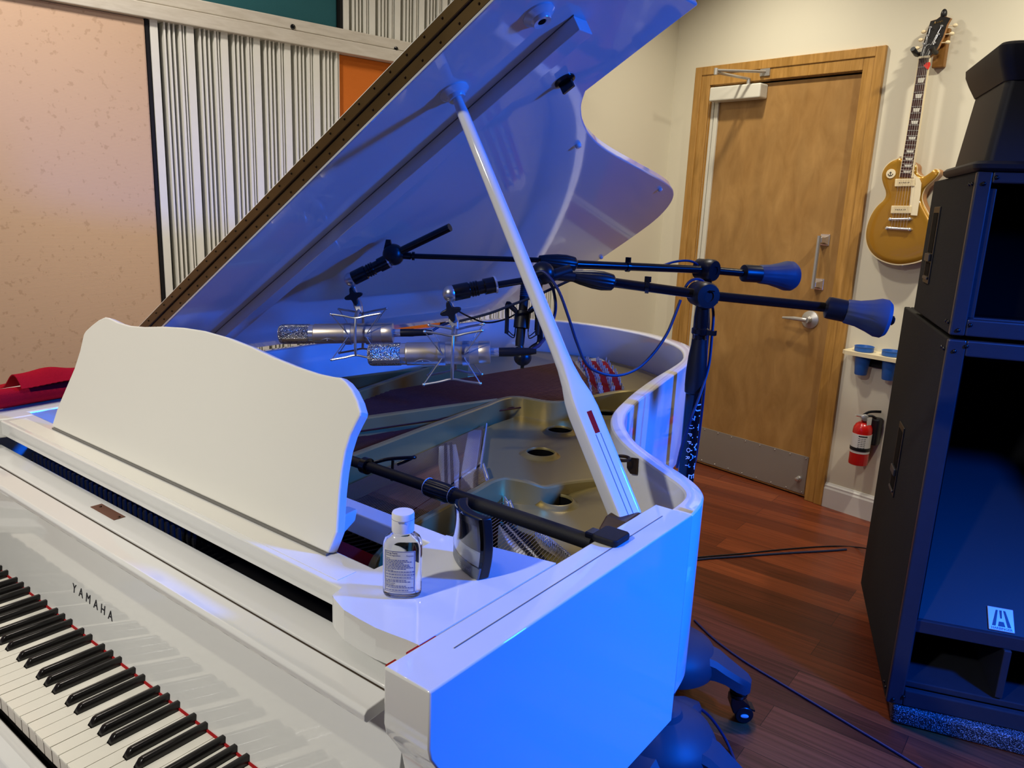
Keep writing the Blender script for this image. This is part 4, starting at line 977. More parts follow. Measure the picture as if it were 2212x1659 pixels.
for s, xa, xb in ((1, .674, .714), (-1, -.714, -.674)):
    pd_ = [(xa+.004, by-.012), (xb-.005, by-.012), (xb, by-.007), (xb, by+.027), (xb-.005, by+.032), (xa+.004, by+.032), (xa, by+.027), (xa, by-.007)]
    obj('rim_pad', MB().prism(pd_, fxy, ZR+.0003, ZR+.0105), 'blackmatte', sb, .003, 3)
    e = xa if s > 0 else xb
    obj('pad_bracket', MB().bx(min(e-.012*s, e+.010*s), max(e-.012*s, e+.010*s), by-.008, by+.014, ZR+.0005, ZR+.009), 'blackmetal', sb, .002)
p_ = Vector((atz(801, 1003, BZ).x, by, BZ))
obj('clip_ring', MB().lathe([(.0093, -.007), (.0145, -.006), (.0145, .006), (.0093, .007)], frame(p_, (1, 0, 0)), 22), 'blackmetal', sb)
k_ = [p_+Vector((.006, .012, .004)), p_+Vector((.022, .030, .010)), p_+Vector((.040, .048, .012)), p_+Vector((.052, .064, .012)), p_+Vector((.046, .069, .010)), p_+Vector((.034, .062, .002)), p_+Vector((.024, .05, -.004))]
obj('clip_hook', MB().tube(catmull(k_, 5), .0034, 10).tube([p_+Vector((.026, .038, .008)), p_+Vector((.026, .036, -.030))], .0026, 8), 'blackmetal', sb)
# bottle
B0 = atz(862, 1287, ZR); B0 = Vector((.5885, .2385, ZR)); bo = thing('sanitizer_bottle', 'small clear bottle with white flip cap and printed label', 'bottle', B0)
ba = (Vector((CAR.x, CAR.y, 0))).normalized(); bbv = Vector((-ba.y, ba.x, 0))
def oval(a, b, z, n=36): return [B0+ba*(a*math.copysign(abs(math.cos(2*PI*k/n))**.75, math.cos(2*PI*k/n)))+bbv*(b*math.copysign(abs(math.sin(2*PI*k/n))**.75, math.sin(2*PI*k/n)))+UP*z for k in range(n)]
s_ = .0222; pr = [(.018, .010, .0), (.0212, .0128, .0015), (s_, .0142, .005), (s_, .0145, .02), (s_, .0145, .061), (.0216, .0142, .066), (.0195, .0132, .071), (.015, .0112, .0745), (.0112, .0102, .0765), (.0105, .0102, .083)]
inn = [(.0094, .0092, .083), (.0098, .0092, .077), (.0138, .0100, .073), (.0182, .0120, .0695), (.0204, .0130, .065), (.0210, .0133, .06), (.0210, .0133, .02), (.0210, .0130, .006), (.0200, .0118, .003), (.017, .009, .0022)]
obj('bottle_body', MB().loft([oval(*q) for q in pr]), 'bottle', bo, ang=60)
gel = [(.0168, .0088, .0026), (.0198, .0116, .0034), (.0207, .0128, .0065), (.0207, .0130, .02), (.0207, .0130, .058)]
obj('cap', MB().lathe([(.0125, .079), (.0128, .080), (.0128, .0995), (.0121, .1015), (0, .102)], Matrix.Translation(B0), 36), 'bottlecap', bo)
obj('cap_lip', MB().lathe([(.0131, .094), (.0131, .0945)], Matrix.Translation(B0), 36).box(B0-bbv*.0128+UP*.0935, (.007, .0012, .0018), (ba, bbv, UP)), 'labelgrey', bo)
lf = bbv*-1.0
def lab_pt(a, z, e=0): 
    k = min(.999, abs(a)/.0222); y = .0145*(1-k**(2/.75))**(.75/2)
    return B0+ba*a-bbv*(y+.0004+e)+UP*z
lb = MB(); na = 14
lb.loft([[lab_pt(-.0190+.0350*i/na, z) for i in range(na+1)] for z in (.008, .060)], cap=False, closed=False)
obj('label', lb, 'label', bo)
li = MB()
def lbox(a0, a1, z0, z1):
    n = max(1, int((a1-a0)/.003)); li.loft([[lab_pt(a0+(a1-a0)*i/n, z, .0002) for i in range(n+1)] for z in (z0, z1)], cap=False, closed=False)
lbox(-.0184, .0154, .0590, .0595); lbox(-.0184, .0154, .0098, .0103); lbox(-.0184, -.0179, .0098, .0595); lbox(.0149, .0154, .0098, .0595)
def ltext(body, a, z, size):
    me = text(body, size, .0001, 'LEFT'); o = len(li.v)
    for v in me.vertices: li.v.append(lab_pt(a+v.co.x, z+v.co.y, .0003))
    for p in me.polygons: li.f.append([q+o for q in p.vertices]); li.sm.append(False); li.mi.append(0)
ltext('Drug Facts', -.0172, .0572, .0030); ltext('Active ingredient', -.0172, .0545, .0024); ltext('Purpose', .0060, .0545, .0024); ltext('Uses', -.0172, .0510, .0024)
random.seed(3)
z = .0488
while z > .0118:
    w_ = random.uniform(.020, .0315)
    if random.random() < .18: lbox(-.0172, -.0172+.0315, z, z+.00022)
    elif random.random() < .22: ltext(random.choice(('Warnings', 'Directions', 'Keep out of reach', 'When using')), -.0172, z, .0022)
    else:
        a = -.0172
        while a < -.0172+w_:
            q = random.uniform(.0012, .0034); lbox(a, a+q, z-.0004, z+.0004); a += q+.0006
    z -= .00175
obj('label_print', li, 'inkblue', bo)
# thermometer display
dA_, dB_ = atz(1040, 1258, ZR), atz(985, 1198, ZR); 
dxv = Vector((dA_.x-dB_.x, dA_.y-dB_.y, 0)).normalized(); dnv = Vector((-dxv.y, dxv.x, 0)); dnv = dnv if dnv.dot(CAF) > 0 else -dnv
dx0 = dB_.lerp(dA_, .5)+dnv*.013-CAR*.008
dev = thing('weather_display', 'black curved thermometer display standing beside the clear bottle', 'thermometer', dx0)
hw = (dA_-dB_).length/2+.0015; dh = .078; lean = .20
def dp(a, z, t): # concave panel; a across, z up, t depth
    tz = z/dh; wsc = hw*(.86+.30*tz*0+.14*math.sin(PI*min(1, tz*.9+.1)))
    off_ = .010*((a)**2)*(.3+.7*tz) - .020*tz*(1-.2*tz) 
    return dx0+dxv*(a*wsc)-dnv*(.012*(1-a*a)*(.5+.5*tz))+dnv*(.002*tz+.002*math.sin(PI*tz))+dnv*t+UP*z
def slab(a0, a1, z0, z1, t0, t1, na=12, nz=8):
    mb = MB(); rings = []
    for j in range(nz+1):
        z = z0+(z1-z0)*j/nz
        rings.append([dp(a0+(a1-a0)*i/na, z, t0) for i in range(na+1)]+[dp(a1-(a1-a0)*i/na, z, t1) for i in range(na+1)])
    return mb.loft(rings, True, True)
obj('housing', slab(-1, 1, 0, dh, -.006, .007), 'blackplastic', dev, .002, 2, ang=40)
obj('front_lens', slab(-.99, .99, .016, dh-.001, -.0105, -.0062), 'acrylic', dev, 0, 2, ang=40)
obj('screen', slab(-.80, .80, .037, .067, -.0061, -.0058), 'devscreen', dev)
obj('silver_panel', slab(-.97, .97, .0165, .036, -.0061, -.0057), 'devpanel', dev, label='silver grey lower panel')
obj('lower_front', slab(-1, 1, .0005, .016, -.0098, -.006), 'devgrey', dev, .001)
wt = MB(); me = text('Honeywell', .0082, .0001); o = len(wt.v)
for v in me.vertices: wt.v.append(dp(.28+v.co.x/hw*.95, .0078+v.co.y, -.0101))
for p in me.polygons: wt.f.append([q+o for q in p.vertices]); wt.sm.append(False); wt.mi.append(0)
obj('lettering', wt, 'silverink', dev, label='pale maker lettering')
# red cloth rolled up on the left shelf block
ct = MB(); nC = 44
def croll(t):       # spiral section (a across, h up)
    ang = -1.9+t*8.6; r = .012+.0165*t; return (math.cos(ang)*r*1.1, .0265+math.sin(ang)*r*.9)
sec = [croll(i/nC) for i in range(nC+1)]
lift = sec[-1]
minh = min(h for _, h in sec); sec = [(a, h-minh+.0015) for a, h in sec]
flap = []
a_, h_ = sec[-1]
cd_ = Vector((-.10, .995, 0)).normalized(); cx_ = Vector((.995, .10, 0)).normalized(); co_ = Vector((-.545, .212, ZR))
rings = []
for j in range(30):
    t = j/29; z_ = .215*t
    rings.append([co_+cd_*z_+cx_*(a*(1+.25*t))+UP*(h*(1-.25*t)) for a, h in sec])
def thick(rings, th):
    out = []
    for R in rings:
        n = len(R); O = []
        for i in range(n):
            d = (R[min(i+1, n-1)]-R[max(i-1, 0)]).normalized(); nn = d.cross(cd_).normalized(); O.append(R[i]+nn*th)
        out.append(R+O[::-1])
    return out
ct.loft(thick(rings, .0022), True, True)
# upper loose layer thrown over the roll
rings = []
for j in range(34):
    t = j/33; y_ = .05+.20*t; zz = .0025*(1 if j % 2 else -1)
    row = []
    for i in range(26):
        q = i/25; a = -.150+.180*q
        h = .056*math.exp(-((a+.004)/.05)**2)*(1-.15*t)+.010+.006*math.sin(5*q+2*t)+.012*math.exp(-((t-.35)/.2)**2)*math.exp(-((a+.03)/.04)**2)
        if i == 25: a += zz
        row.append(co_+cd_*(y_+(.02*(1-q)))+cx_*a+UP*max(.004, h))
    rings.append(row)
ct.loft(thick(rings, .002), True, True)
tag(obj('red_cloth', ct, 'redcloth', None, ang=60), 'folded red felt cloth with pinked edges left of the music desk', 'cloth')
# ------------------------------------------------------------------ guitar on the wall
GV = VA-.075; sc = .0
def gp(x, y): u, z = wa(x, y, GV); return (u, z)
gbp = [(1949, 341), (1938, 343), (1925, 349), (1914, 359), (1907, 372), (1906, 385), (1909, 398), (1914, 412), (1914, 424), (1908, 434), (1896, 445), (1885, 460), (1876, 480), (1871, 502), (1871.5, 522), (1878, 540), (1890, 554), (1906, 564), (1926, 570.5), (1950, 572.5), (1985, 566), (2010, 552), (2022, 530), (2023, 505), (2016, 480), (2005, 458), (1996, 440), (1993, 425), (1999, 408), (2010, 396), (2021, 386), (2029, 376), (2030, 369), (2022, 364.5), (2012, 372), (1999, 380), (1989, 378.5), (1982, 371), (1979.5, 355)]
gb = [gp(x, y) for x, y in gbp]; gb = [(p.x, p.y) for p in catmull([(a, b, 0) for a, b in gb], 4, True)]
gu, gz = gp(1945, 450)
gt = thing('electric_guitar', 'gold electric guitar with cream pickups hanging by its headstock', 'guitar', wu(gu, GV, gz))
def gw(u, z, h): return wu(u, GV-h, z)           # h toward the room
def inset(P, k):
    cx, cz = sum(p[0] for p in P)/len(P), sum(p[1] for p in P)/len(P); return [(cx+(a-cx)*k, cz+(b-cz)*k) for a, b in P]
obj('body', MB().loft([[gw(a, b, -.045) for a, b in gb], [gw(a, b, .0) for a, b in gb]]), 'mahogany', gt, 0, ang=50)
obj('binding', MB().loft([[gw(a, b, -.0005) for a, b in inset(gb, 1.002)], [gw(a, b, .006) for a, b in inset(gb, 1.002)]]), 'cream', gt, ang=50)
obj('carved_top', MB().loft([[gw(a, b, .0055) for a, b in inset(gb, .985)], [gw(a, b, .008) for a, b in inset(gb, .975)], [gw(a, b, .0105) for a, b in inset(gb, .90)], [gw(a, b, .0125) for a, b in inset(gb, .78)], [gw(a, b, .0135) for a, b in inset(gb, .6)]]), 'gold', gt, ang=60)
nut0, nut1 = gp(1989, 127), gp(2013, 124.5); e0, e1 = gp(1947.5, 383), gp(1974, 384.5)
HF = .020
def fbp(t, s): # t along from nut, s across 0..1
    a = (nut0[0]+(nut1[0]-nut0[0])*s, nut0[1]+(nut1[1]-nut0[1])*s); b = (e0[0]+(e1[0]-e0[0])*s, e0[1]+(e1[1]-e0[1])*s)
    return a[0]+(b[0]-a[0])*t, a[1]+(b[1]-a[1])*t
nk = MB(); rings = []
for t in (0, .3, .6, .85): 
    l, r = fbp(t, 0), fbp(t, 1); c_ = ((l[0]+r[0])/2, (l[1]+r[1])/2); w2 = (r[0]-l[0])/2
    rings.append([gw(c_[0]+math.cos(PI+PI*k/10)*w2, c_[1]+(l[1]-r[1])/2*math.cos(PI*k/10), HF-.006+math.sin(PI+PI*k/10)*(.020 if t < .8 else .035)) for k in range(11)])
nk.loft(rings); obj('neck', nk, 'mahogany', gt)
obj('fretboard', MB().loft([[gw(*fbp(t, 0), HF-.005), gw(*fbp(t, 0), HF), gw(*fbp(t, 1), HF), gw(*fbp(t, 1), HF-.005)] for t in (0, 1)], smooth=False), 'rosewood', gt)
obj('fretboard_binding', MB().loft([[gw(*fbp(t, .94), HF-.006), gw(*fbp(t, .94), HF+.0006), gw(*fbp(t, 1.05), HF+.0006), gw(*fbp(t, 1.05), HF-.006)] for t in (0, 1)], smooth=False).loft([[gw(*fbp(t, -.04), HF-.006), gw(*fbp(t, -.04), HF+.0004), gw(*fbp(t, .02), HF+.0004), gw(*fbp(t, .02), HF-.006)] for t in (0, 1)], smooth=False), 'cream', gt)
obj('nut', MB().loft([[gw(*fbp(t, 0), HF-.004), gw(*fbp(t, 0), HF+.004), gw(*fbp(t, 1), HF+.004), gw(*fbp(t, 1), HF-.004)] for t in (-.012, .006)], smooth=False), 'creamlight', gt)
SCL = 1/.735*.735
def ft_pos(n): return (1-2**(-n/12))/(1-2**(-22/12))*.985
for n in range(1, 22):
    t = ft_pos(n); obj('fret', MB().tube([gw(*fbp(t, .02), HF+.0006), gw(*fbp(t, .94), HF+.0006)], .0013, 6), 'chrome', gt)
for n in (3, 5, 7, 9, 12, 15, 17, 19, 21):
    t0, t1 = ft_pos(n-1), ft_pos(n); m0, m1 = t0+(t1-t0)*.24, t0+(t1-t0)*.80
    q = [fbp(m0, .22), fbp(m0, .84), fbp(m1, .75), fbp(m1, .30)]
    obj('inlay', MB().loft([[gw(*p, HF-.0005) for p in q], [gw(*p, HF+.0006) for p in q]], smooth=False), 'pearl', gt)
hp_ = [gp(x, y) for x, y in ((1989, 127), (1993, 112), (1995, 95), (2003, 62), (2007, 44), (2020, 40), (2032, 30), (2037, 33), (2051, 37.5), (2044, 52), (2038, 78), (2028, 104), (2013, 124))]
obj('headstock', MB().loft([[gw(a, b, HF-.018+(b-nut0[1])*-.22) for a, b in hp_], [gw(a, b, HF-.002+(b-nut0[1])*-.22) for a, b in hp_]], smooth=False), ['mahogany'], gt)
obj('headstock_face', MB().loft([[gw(a, b, HF-.0022+(b-nut0[1])*-.22) for a, b in inset(hp_, .99)], [gw(a, b, HF-.0008+(b-nut0[1])*-.22) for a, b in inset(hp_, .975)]], smooth=False), 'ebony', gt)
def hh(z): return HF-.0005+(z-nut0[1])*-.22
for x, y in ((2009.5, 59), (2004.5, 77.5), (1998, 96)):
    a, b = gp(x, y); obj('tuner_post', MB().lathe([(.0052, 0), (.0052, .004), (.003, .005), (.003, .011), (.0036, .013)], frame(gw(a, b, hh(b)), -V), 14), 'chrome', gt)
    obj('tuner_button', MB().ball(gw(a-.034, b-.010, hh(b)-.014), .0085, 10, sc=(1.2, .7, .9)).tube([gw(a-.015, b-.008, hh(b)-.012), gw(a-.03, b-.010, hh(b)-.014)], .002, 6), 'cream', gt)
for x, y in ((2034, 56), (2028, 74.5), (2021, 93.5)):
    a, b = gp(x, y); obj('tuner_post', MB().lathe([(.0052, 0), (.0052, .004), (.003, .005), (.003, .011), (.0036, .013)], frame(gw(a, b, hh(b)), -V), 14), 'chrome', gt)
    obj('tuner_button', MB().ball(gw(a+.046, b+.0, hh(b)-.014), .0085, 10, sc=(1.2, .7, .9)).tube([gw(a+.02, b, hh(b)-.012), gw(a+.042, b, hh(b)-.014)], .002, 6), 'cream', gt)
sq = [(2014, 53), (2017, 49), (2018, 45), (2019, 50), (2022, 46), (2024, 49), (2027, 44), (2029, 48), (2032, 42.5), (2035, 46)]
obj('headstock_script', MB().tube(catmull([gw(*gp(x, y), hh(gp(x, y)[1])+.0008) for x, y in sq], 4), .0011, 5), 'brass', gt, label='scribbled gold script')
tr = [gp(x, y) for x, y in ((1996, 122), (1999, 107), (2004, 99), (2010, 96), (2013, 101), (2011, 112), (2009, 122))]
obj('truss_cover', MB().tube(catmull([gw(a, b, hh(b)+.0006) for a, b in tr], 4), .0012, 6), 'silver', gt)
for nm_, (x0, y0, x1, y1, x2, y2, x3, y3) in (('pickup', (1938, 387, 1981, 386, 1980, 403, 1936.5, 404)), ('pickup', (1930, 444.5, 1973, 445, 1972, 461.5, 1928, 461.5))):
    q = [gp(x0, y0), gp(x1, y1), gp(x2, y2), gp(x3, y3)]
    o = obj(nm_, MB().loft([[gw(*p, .010) for p in q], [gw(*p, .0235) for p in q]], smooth=False), 'cream', gt, .003, 3)
    dm_ = MB(); c0 = [(q[0][i]+q[3][i])/2 for i in (0, 1)]; c1_ = [(q[1][i]+q[2][i])/2 for i in (0, 1)]
    for k in range(6):
        t = .26+.09*k; dm_.ball(gw(c0[0]+(c1_[0]-c0[0])*t, c0[1]+(c1_[1]-c0[1])*t, .0235), .0022, 8)
    obj('pole_screws', dm_, 'ink', o)
pg = [gp(x, y) for x, y in ((1974.5, 371), (1982, 380), (1990, 386), (1994, 396), (1992, 420), (1988, 445), (1985, 466), (1971, 465), (1972, 447), (1969, 444), (1972, 404), (1981, 400), (1981, 386), (1975, 384))]
obj('pickguard', MB().loft([[gw(a, b, .017) for a, b in pg], [gw(a, b, .0195) for a, b in pg]], smooth=False), 'creamlight', gt)
for nm_, xa, ya, xb, yb, r, h in (('bridge', 1928, 474, 1970, 473.5, .006, .022), ('tailpiece', 1921, 493, 1970, 496, .007, .020)):
    a, b = gp(xa, ya), gp(xb, yb); o = obj(nm_, MB().tube([gw(*a, h), gw(*b, h)], r, 12), 'chrome', gt)
    obj('bridge_post', MB().lathe([(.007, .008), (.007, h+.007), (.004, h+.009)], frame(gw(*a, 0), -V), 12).lathe([(.007, .008), (.007, h+.007), (.004, h+.009)], frame(gw(*b, 0), -V), 12), 'chrome', o)
for k in range(6):
    s = .12+.15*k*1.0; a = fbp(-.01, s); b0_, b1_ = gp(1928+6, 474), gp(1970-4, 473.5); t = k/5
    b = (b0_[0]+(b1_[0]-b0_[0])*t, b0_[1]+(b1_[1]-b0_[1])*t); tl_ = (b[0]-.001, b[1]-.045)
    hd = [gp(*q) for q in ((1998, 96), (2004.5, 77.5), (2009.5, 59), (2034, 56), (2028, 74.5), (2021, 93.5))][k]
    obj('guitar_string', MB().tube([gw(*hd, hh(hd[1])+.006), gw(*a, HF+.0045), gw(*b, .029), gw(*tl_, .026)], .0007, 5), 'chrome', gt)
a, b = gp(1927.5, 375.5); o = obj('switch_ring', MB().lathe([(.0205, .0085), (.0205, .0165), (.006, .0168)], frame(gw(a, b, 0), -V), 26), 'creamlight', gt, label='round cream plate with a dark mark')
am = MB(); am.tube([gw(a-.001, b+.009, .017), gw(a-.001, b-.008, .017)], .0016, 6).tube(catmull([gw(a-.011, b-.001, .017), gw(a-.007, b-.008, .017), gw(a-.001, b-.009, .017), gw(a+.005, b-.008, .017), gw(a+.010, b-.001, .017)], 3), .0018, 6).tube([gw(a-.006, b+.004, .017), gw(a+.004, b+.004, .017)], .0014, 6)
obj('anchor_mark', am, 'ink', o)
a, b = fbp(.075, .88); pk = [(a-.014, b+.004), (a-.004, b+.015), (a+.010, b+.016), (a+.014, b+.004), (a+.008, b-.014), (a, b-.010)]
tag(obj('guitar_pick', MB().loft([[gw(p[0], p[1], HF+.003) for p in pk], [gw(p[0], p[1], HF+.0045) for p in pk]], smooth=False), 'pick'), 'red guitar pick tucked under the strings near the nut', 'guitar pick')
a, b = gp(1946, 574); obj('strap_button', MB().lathe([(.004, 0), (.004, .008), (.007, .010)], frame(gw(a, b+.004, -.02), -UP), 12), 'chrome', gt)
a, b = gp(1941, 340); obj('strap_button', MB().lathe([(.004, 0), (.004, .008), (.007, .010)], frame(gw(a, b-.006, -.02), UP), 12), 'chrome', gt)
# wall hanger
ha, hbz = wa(2032, 105, VA-.02)
hg = thing('guitar_hanger', 'wooden wall hanger with black yoke behind the guitar headstock', 'wall hanger', wu(ha, VA, hbz))
obj('wood_block', MB().bw(ha-.026, ha+.026, VA-.024, VA, 2.105, 2.262), 'walnut', hg, .004)
ny = gp(2003, 118)
for s in (-1, 1):
    P = catmull([wu(ha-.008, VA-.024, ny[1]+.03), wu(ha*.5+ny[0]*.5, VA-.05, ny[1]+.015), wu(ny[0]+s*.036, GV-HF+.018, ny[1]+.004), wu(ny[0]+s*.036, GV-HF-.020, ny[1]+.008), wu(ny[0]+s*.038, GV-HF-.042, ny[1]+.018)], 5)
    obj('yoke_arm', MB().tube(P, [.007]*8+[.0105]*(len(P)-8), 12), 'blackplastic', hg)
obj('top_clip', MB().ball(gw(*gp(2034, 28), hh(gp(2034, 28)[1])-.006), .016, 12, sc=(.8, .8, 1.3)), 'blackplastic', gt)
# ------------------------------------------------------------------ cup shelf, cups, extinguisher
shf = thing('cup_shelf', 'small plywood wall shelf with holes holding blue cups', 'shelf', wu(-.35, VA, .83))
scn = [wa(1868, 748, VA-.06)[0], wa(1928, 757, VA-.06)[0]]
x0s, x1s = -.462, -.12
ol = [(x0s, VA), (x0s, VA-.105), (x0s+.02, VA-.125), (x1s, VA-.125), (x1s, VA)]
def shelf_board():
    bm = bmesh.new()
    def lp_(P):
        vs = [bm.verts.new(wu(p[0], p[1], .838)) for p in P]
        for a, b in zip(vs, vs[1:]+vs[:1]): bm.edges.new((a, b))
    lp_(ol); H = []
    for c_ in scn:
        q = [(c_+.037*math.cos(2*PI*k/28), VA-.062+.037*math.sin(2*PI*k/28)) for k in range(28)]; H.append(q); lp_(q)
    bmesh.ops.triangle_fill(bm, use_beauty=True, edges=bm.edges[:]); bm.verts.index_update()
    vs = [v.co.copy() for v in bm.verts]; fs = [[v.index for v in f.verts] for f in bm.faces]; bm.free()
    mb = MB(); mb.add(vs, fs); mb.add([v-UP*.018 for v in vs], [f[::-1] for f in fs])
    for P in [ol]+H:
        n = len(P); mb.add([wu(p[0], p[1], .838) for p in P]+[wu(p[0], p[1], .82) for p in P], [(i, (i+1) % n, n+(i+1) % n, n+i) for i in range(n)])
    return mb
obj('board', shelf_board(), 'lightply', shf)
obj('bracket', MB().bw(-.385, -.215, VA-.02, VA, .762, .82), 'blackmatte', shf, .002)
for k, (c_, lab) in enumerate(zip(scn, ('blue plastic cup in the shelf hole nearer the door', 'blue plastic cup partly hidden behind the speaker'))):
    m4 = Matrix.Translation(wu(c_, VA-.062, .725))
    cup = obj('plastic_cup', MB().lathe([(0, .002), (.026, 0), (.028, .004), (.033, .06), (.034, .07), (.036, .113), (.0425, .1145), (.0435, .118), (.0425, .1335), (.0445, .136), (.0445, .139), (.041, .139), (.0355, .118), (.032, .06), (.026, .008), (0, .007)], m4, 32), 'cupblue')
    tag(cup, lab, 'cup', 'blue cups in the wall shelf')
eu, ez0, ez1 = -.325, .290, .545; EV = VA-.075
ex = thing('fire_extinguisher', 'red fire extinguisher mounted on the wall below the cup shelf', 'fire extinguisher', wu(eu, EV, ez0))
EM = Matrix.Translation(wu(eu, EV, ez0))
obj('cylinder', MB().lathe([(.038, 0), (.043, .003), (.044, .012), (.044, .170), (.042, .186), (.034, .202), (.022, .212), (.012, .216), (.012, .224)], EM, 36), 'extred', ex)
obj('label', MB().lathe([(.0443, .062), (.0446, .0622), (.0446, .157), (.0443, .1572)], EM, 36), 'label', ex)
obj('strap', MB().lathe([(.0448, .074), (.0462, .075), (.0462, .090), (.0448, .091)], EM, 36), 'blackplastic', ex)
ep = MB(); va_ = math.atan2(-CAF.y, -CAF.x)
def ecyl(a, z, r=.0449): return wu(eu, EV, ez0)+Vector((math.cos(a)*r, math.sin(a)*r, z))
for i in range(7):
    z = .146-.009*i
    for j in range(3 if i else 1):
        a0 = va_-.75+.27*j; a1 = a0+(.22 if i else .9); ep.loft([[ecyl(a0+(a1-a0)*k/4, z_) for k in range(5)] for z_ in (z, z+(.002 if i else .006))], cap=False, closed=False)
obj('label_print', ep, 'ink', ex)
obj('valve', MB().lathe([(.012, .222), (.016, .226), (.016, .240), (.010, .246)], EM, 18).tube([ecyl(va_-.3, .240, .0), ecyl(va_-1.25, .250, .055)], [.008, .006], 12), 'chrome', ex)
obj('gauge', MB().lathe([(.0165, 0), (.0165, .008), (.013, .010), (0, .0102)], frame(ecyl(va_-.35, .238, .016), Vector((math.cos(va_-.35), math.sin(va_-.35), .1))), 22), 'steel', ex)
hdv = Vector((math.cos(va_+1.35), math.sin(va_+1.35), 0)); ec = wu(eu, EV, ez0)
obj('handle', MB().tube(catmull([ec+UP*.246-hdv*.006, ec+UP*.262+hdv*.014, ec+UP*.268+hdv*.04, ec+UP*.270+hdv*.07], 5), .0065, 10, sy=.6).tube(catmull([ec+UP*.242+hdv*.008, ec+UP*.246+hdv*.03, ec+UP*.236+hdv*.052], 5), .006, 10), 'blackplastic', ex)
obj('tag', MB().box(ecyl(va_+.45, .222, .030), (.030, .001, .036), (Vector((-math.sin(va_+.45), math.cos(va_+.45), 0)), Vector((math.cos(va_+.45), math.sin(va_+.45), 0)), UP)), 'label', ex, label='white paper tag')
obj('wall_bracket', MB().bw(eu-.02, eu+.02, VA-.034, VA, ez0+.03, ez0+.20).bw(eu+.015, eu+.062, VA-.05, VA, ez0+.10, ez0+.235), 'blackplastic', ex, .01)
# ------------------------------------------------------------------ loudspeakers
sa = math.radians(18.5); e1 = Vector((math.cos(sa), math.sin(sa), 0)); e2 = Vector((-math.sin(sa), math.cos(sa), 0)); G = Vector((.873, 1.969, 0))
SAX = (e1, e2, UP)
def sp(a, d, z): return G+e1*a+e2*d+UP*z
def sbox(mb, a0, a1, d0_, d1, z0, z1, mi=0): return mb.box(sp((a0+a1)/2, (d0_+d1)/2, (z0+z1)/2), (a1-a0, d1-d0_, z1-z0), SAX, mi)
SW = .62
pdm = MB(); pa0 = math.radians(15); f1 = Vector((math.cos(pa0), math.sin(pa0), 0)); f2 = Vector((-math.sin(pa0), math.cos(pa0), 0)); G2 = Vector((.893, 1.966, 0))
pdm.box(G2+f1*.36+f2*.63+UP*.0285, (.72, 1.26, .057), (f1, f2, UP))
tag(obj('isolation_pad', pdm, 'pad', None, .012, 3), 'black speckled foam pad on the floor under the speaker stack', 'floor pad')
sub = thing('subwoofer', 'tallest black speaker cabinet at the bottom of the stack, on the foam pad', 'speaker', sp(SW/2, .4, .058))
z0, z1 = .0585, 1.152; D = .80
def cabinet(t, z0, z1, D, frame_w, fz0, fz1):
    m = MB(); th_ = .02
    sbox(m, 0, th_, .02, D, z0, z1); sbox(m, SW-th_, SW, .02, D, z0, z1); sbox(m, th_, SW-th_, .02, D, z0, z0+th_); sbox(m, th_, SW-th_, .02, D, z1-th_, z1); sbox(m, th_, SW-th_, D-th_, D, z0+th_, z1-th_)
    obj('cabinet_shell', m, 'spk', t, .004)
cabinet(sub, z0, z1, D, 0, 0, 0)
fm = MB()
sbox(fm, 0, .044, 0, .022, z0, z1); sbox(fm, SW-.044, SW, 0, .022, z0, z1); sbox(fm, .044, SW-.044, 0, .022, z1-.042, z1); sbox(fm, .044, SW-.044, 0, .022, z0, z0+.052)
obj('front_frame', fm, 'spkmetal', sub, .004)
fm = MB()
sbox(fm, .044, SW-.044, .03, .05, .285, .325); sbox(fm, .276, .296, .02, .4, .135, .285); sbox(fm, .044, SW-.044, .022, .42, .1105, .130); sbox(fm, .044, .05, .02, .4, .13, .30)
obj('port_shelf', fm, 'spkmetal', sub, .003)
hn = MB()
hn.add([sp(.05, .035, .318), sp(SW-.05, .035, .318), sp(SW-.05, .60, .82), sp(.05, .60, .82)], [(0, 1, 2, 3)])
hn.add([sp(.05, .045, .300), sp(SW-.05, .045, .300), sp(SW-.05, .62, .82), sp(.05, .62, .82)], [(3, 2, 1, 0)])
obj('sloped_baffle', hn, 'spkfront', sub)
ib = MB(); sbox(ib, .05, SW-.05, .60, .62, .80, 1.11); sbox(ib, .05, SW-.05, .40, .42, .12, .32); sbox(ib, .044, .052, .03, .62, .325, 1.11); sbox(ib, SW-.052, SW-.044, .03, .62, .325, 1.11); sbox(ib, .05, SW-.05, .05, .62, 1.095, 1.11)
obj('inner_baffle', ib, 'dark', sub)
bdv = (sp(0, .60, .82)-sp(0, .035, .318)).normalized()
nb = e1.cross(bdv).normalized(); nb = nb if nb.dot(e2) < 0 else -nb
bcp = sp(.268, .035, .318)+bdv*.030+nb*.003
bq = obj('badge', MB().box(bcp+bdv*.02, (.066, .070, .004), (e1, bdv, nb)), 'badge', sub, .002, label='square silver maker badge')
bm_ = MB()
def bpt(x, y, h=.0026): return bcp+bdv*.02+e1*x+bdv*y+nb*h
for P in ([(-.024, -.022), (-.012, .026), (-.007, .026), (-.015, -.022)], [(.024, -.022), (.012, .026), (.007, .026), (.015, -.022)], [(-.002, .002), (-.003, .026), (.003, .026), (.002, .002)], [(-.009, -.022), (-.006, -.008), (.006, -.008), (.009, -.022)]):
    bm_.loft([[bpt(x, y, .0016) for x, y in P], [bpt(x, y, .003) for x, y in P]], smooth=False)
bm_.mesh(text('HARBINGER', .0098, .0003), plane_m(bpt(0, -.0285, .0026), e1, bdv))
obj('badge_mark', bm_, 'badgedark', bq)
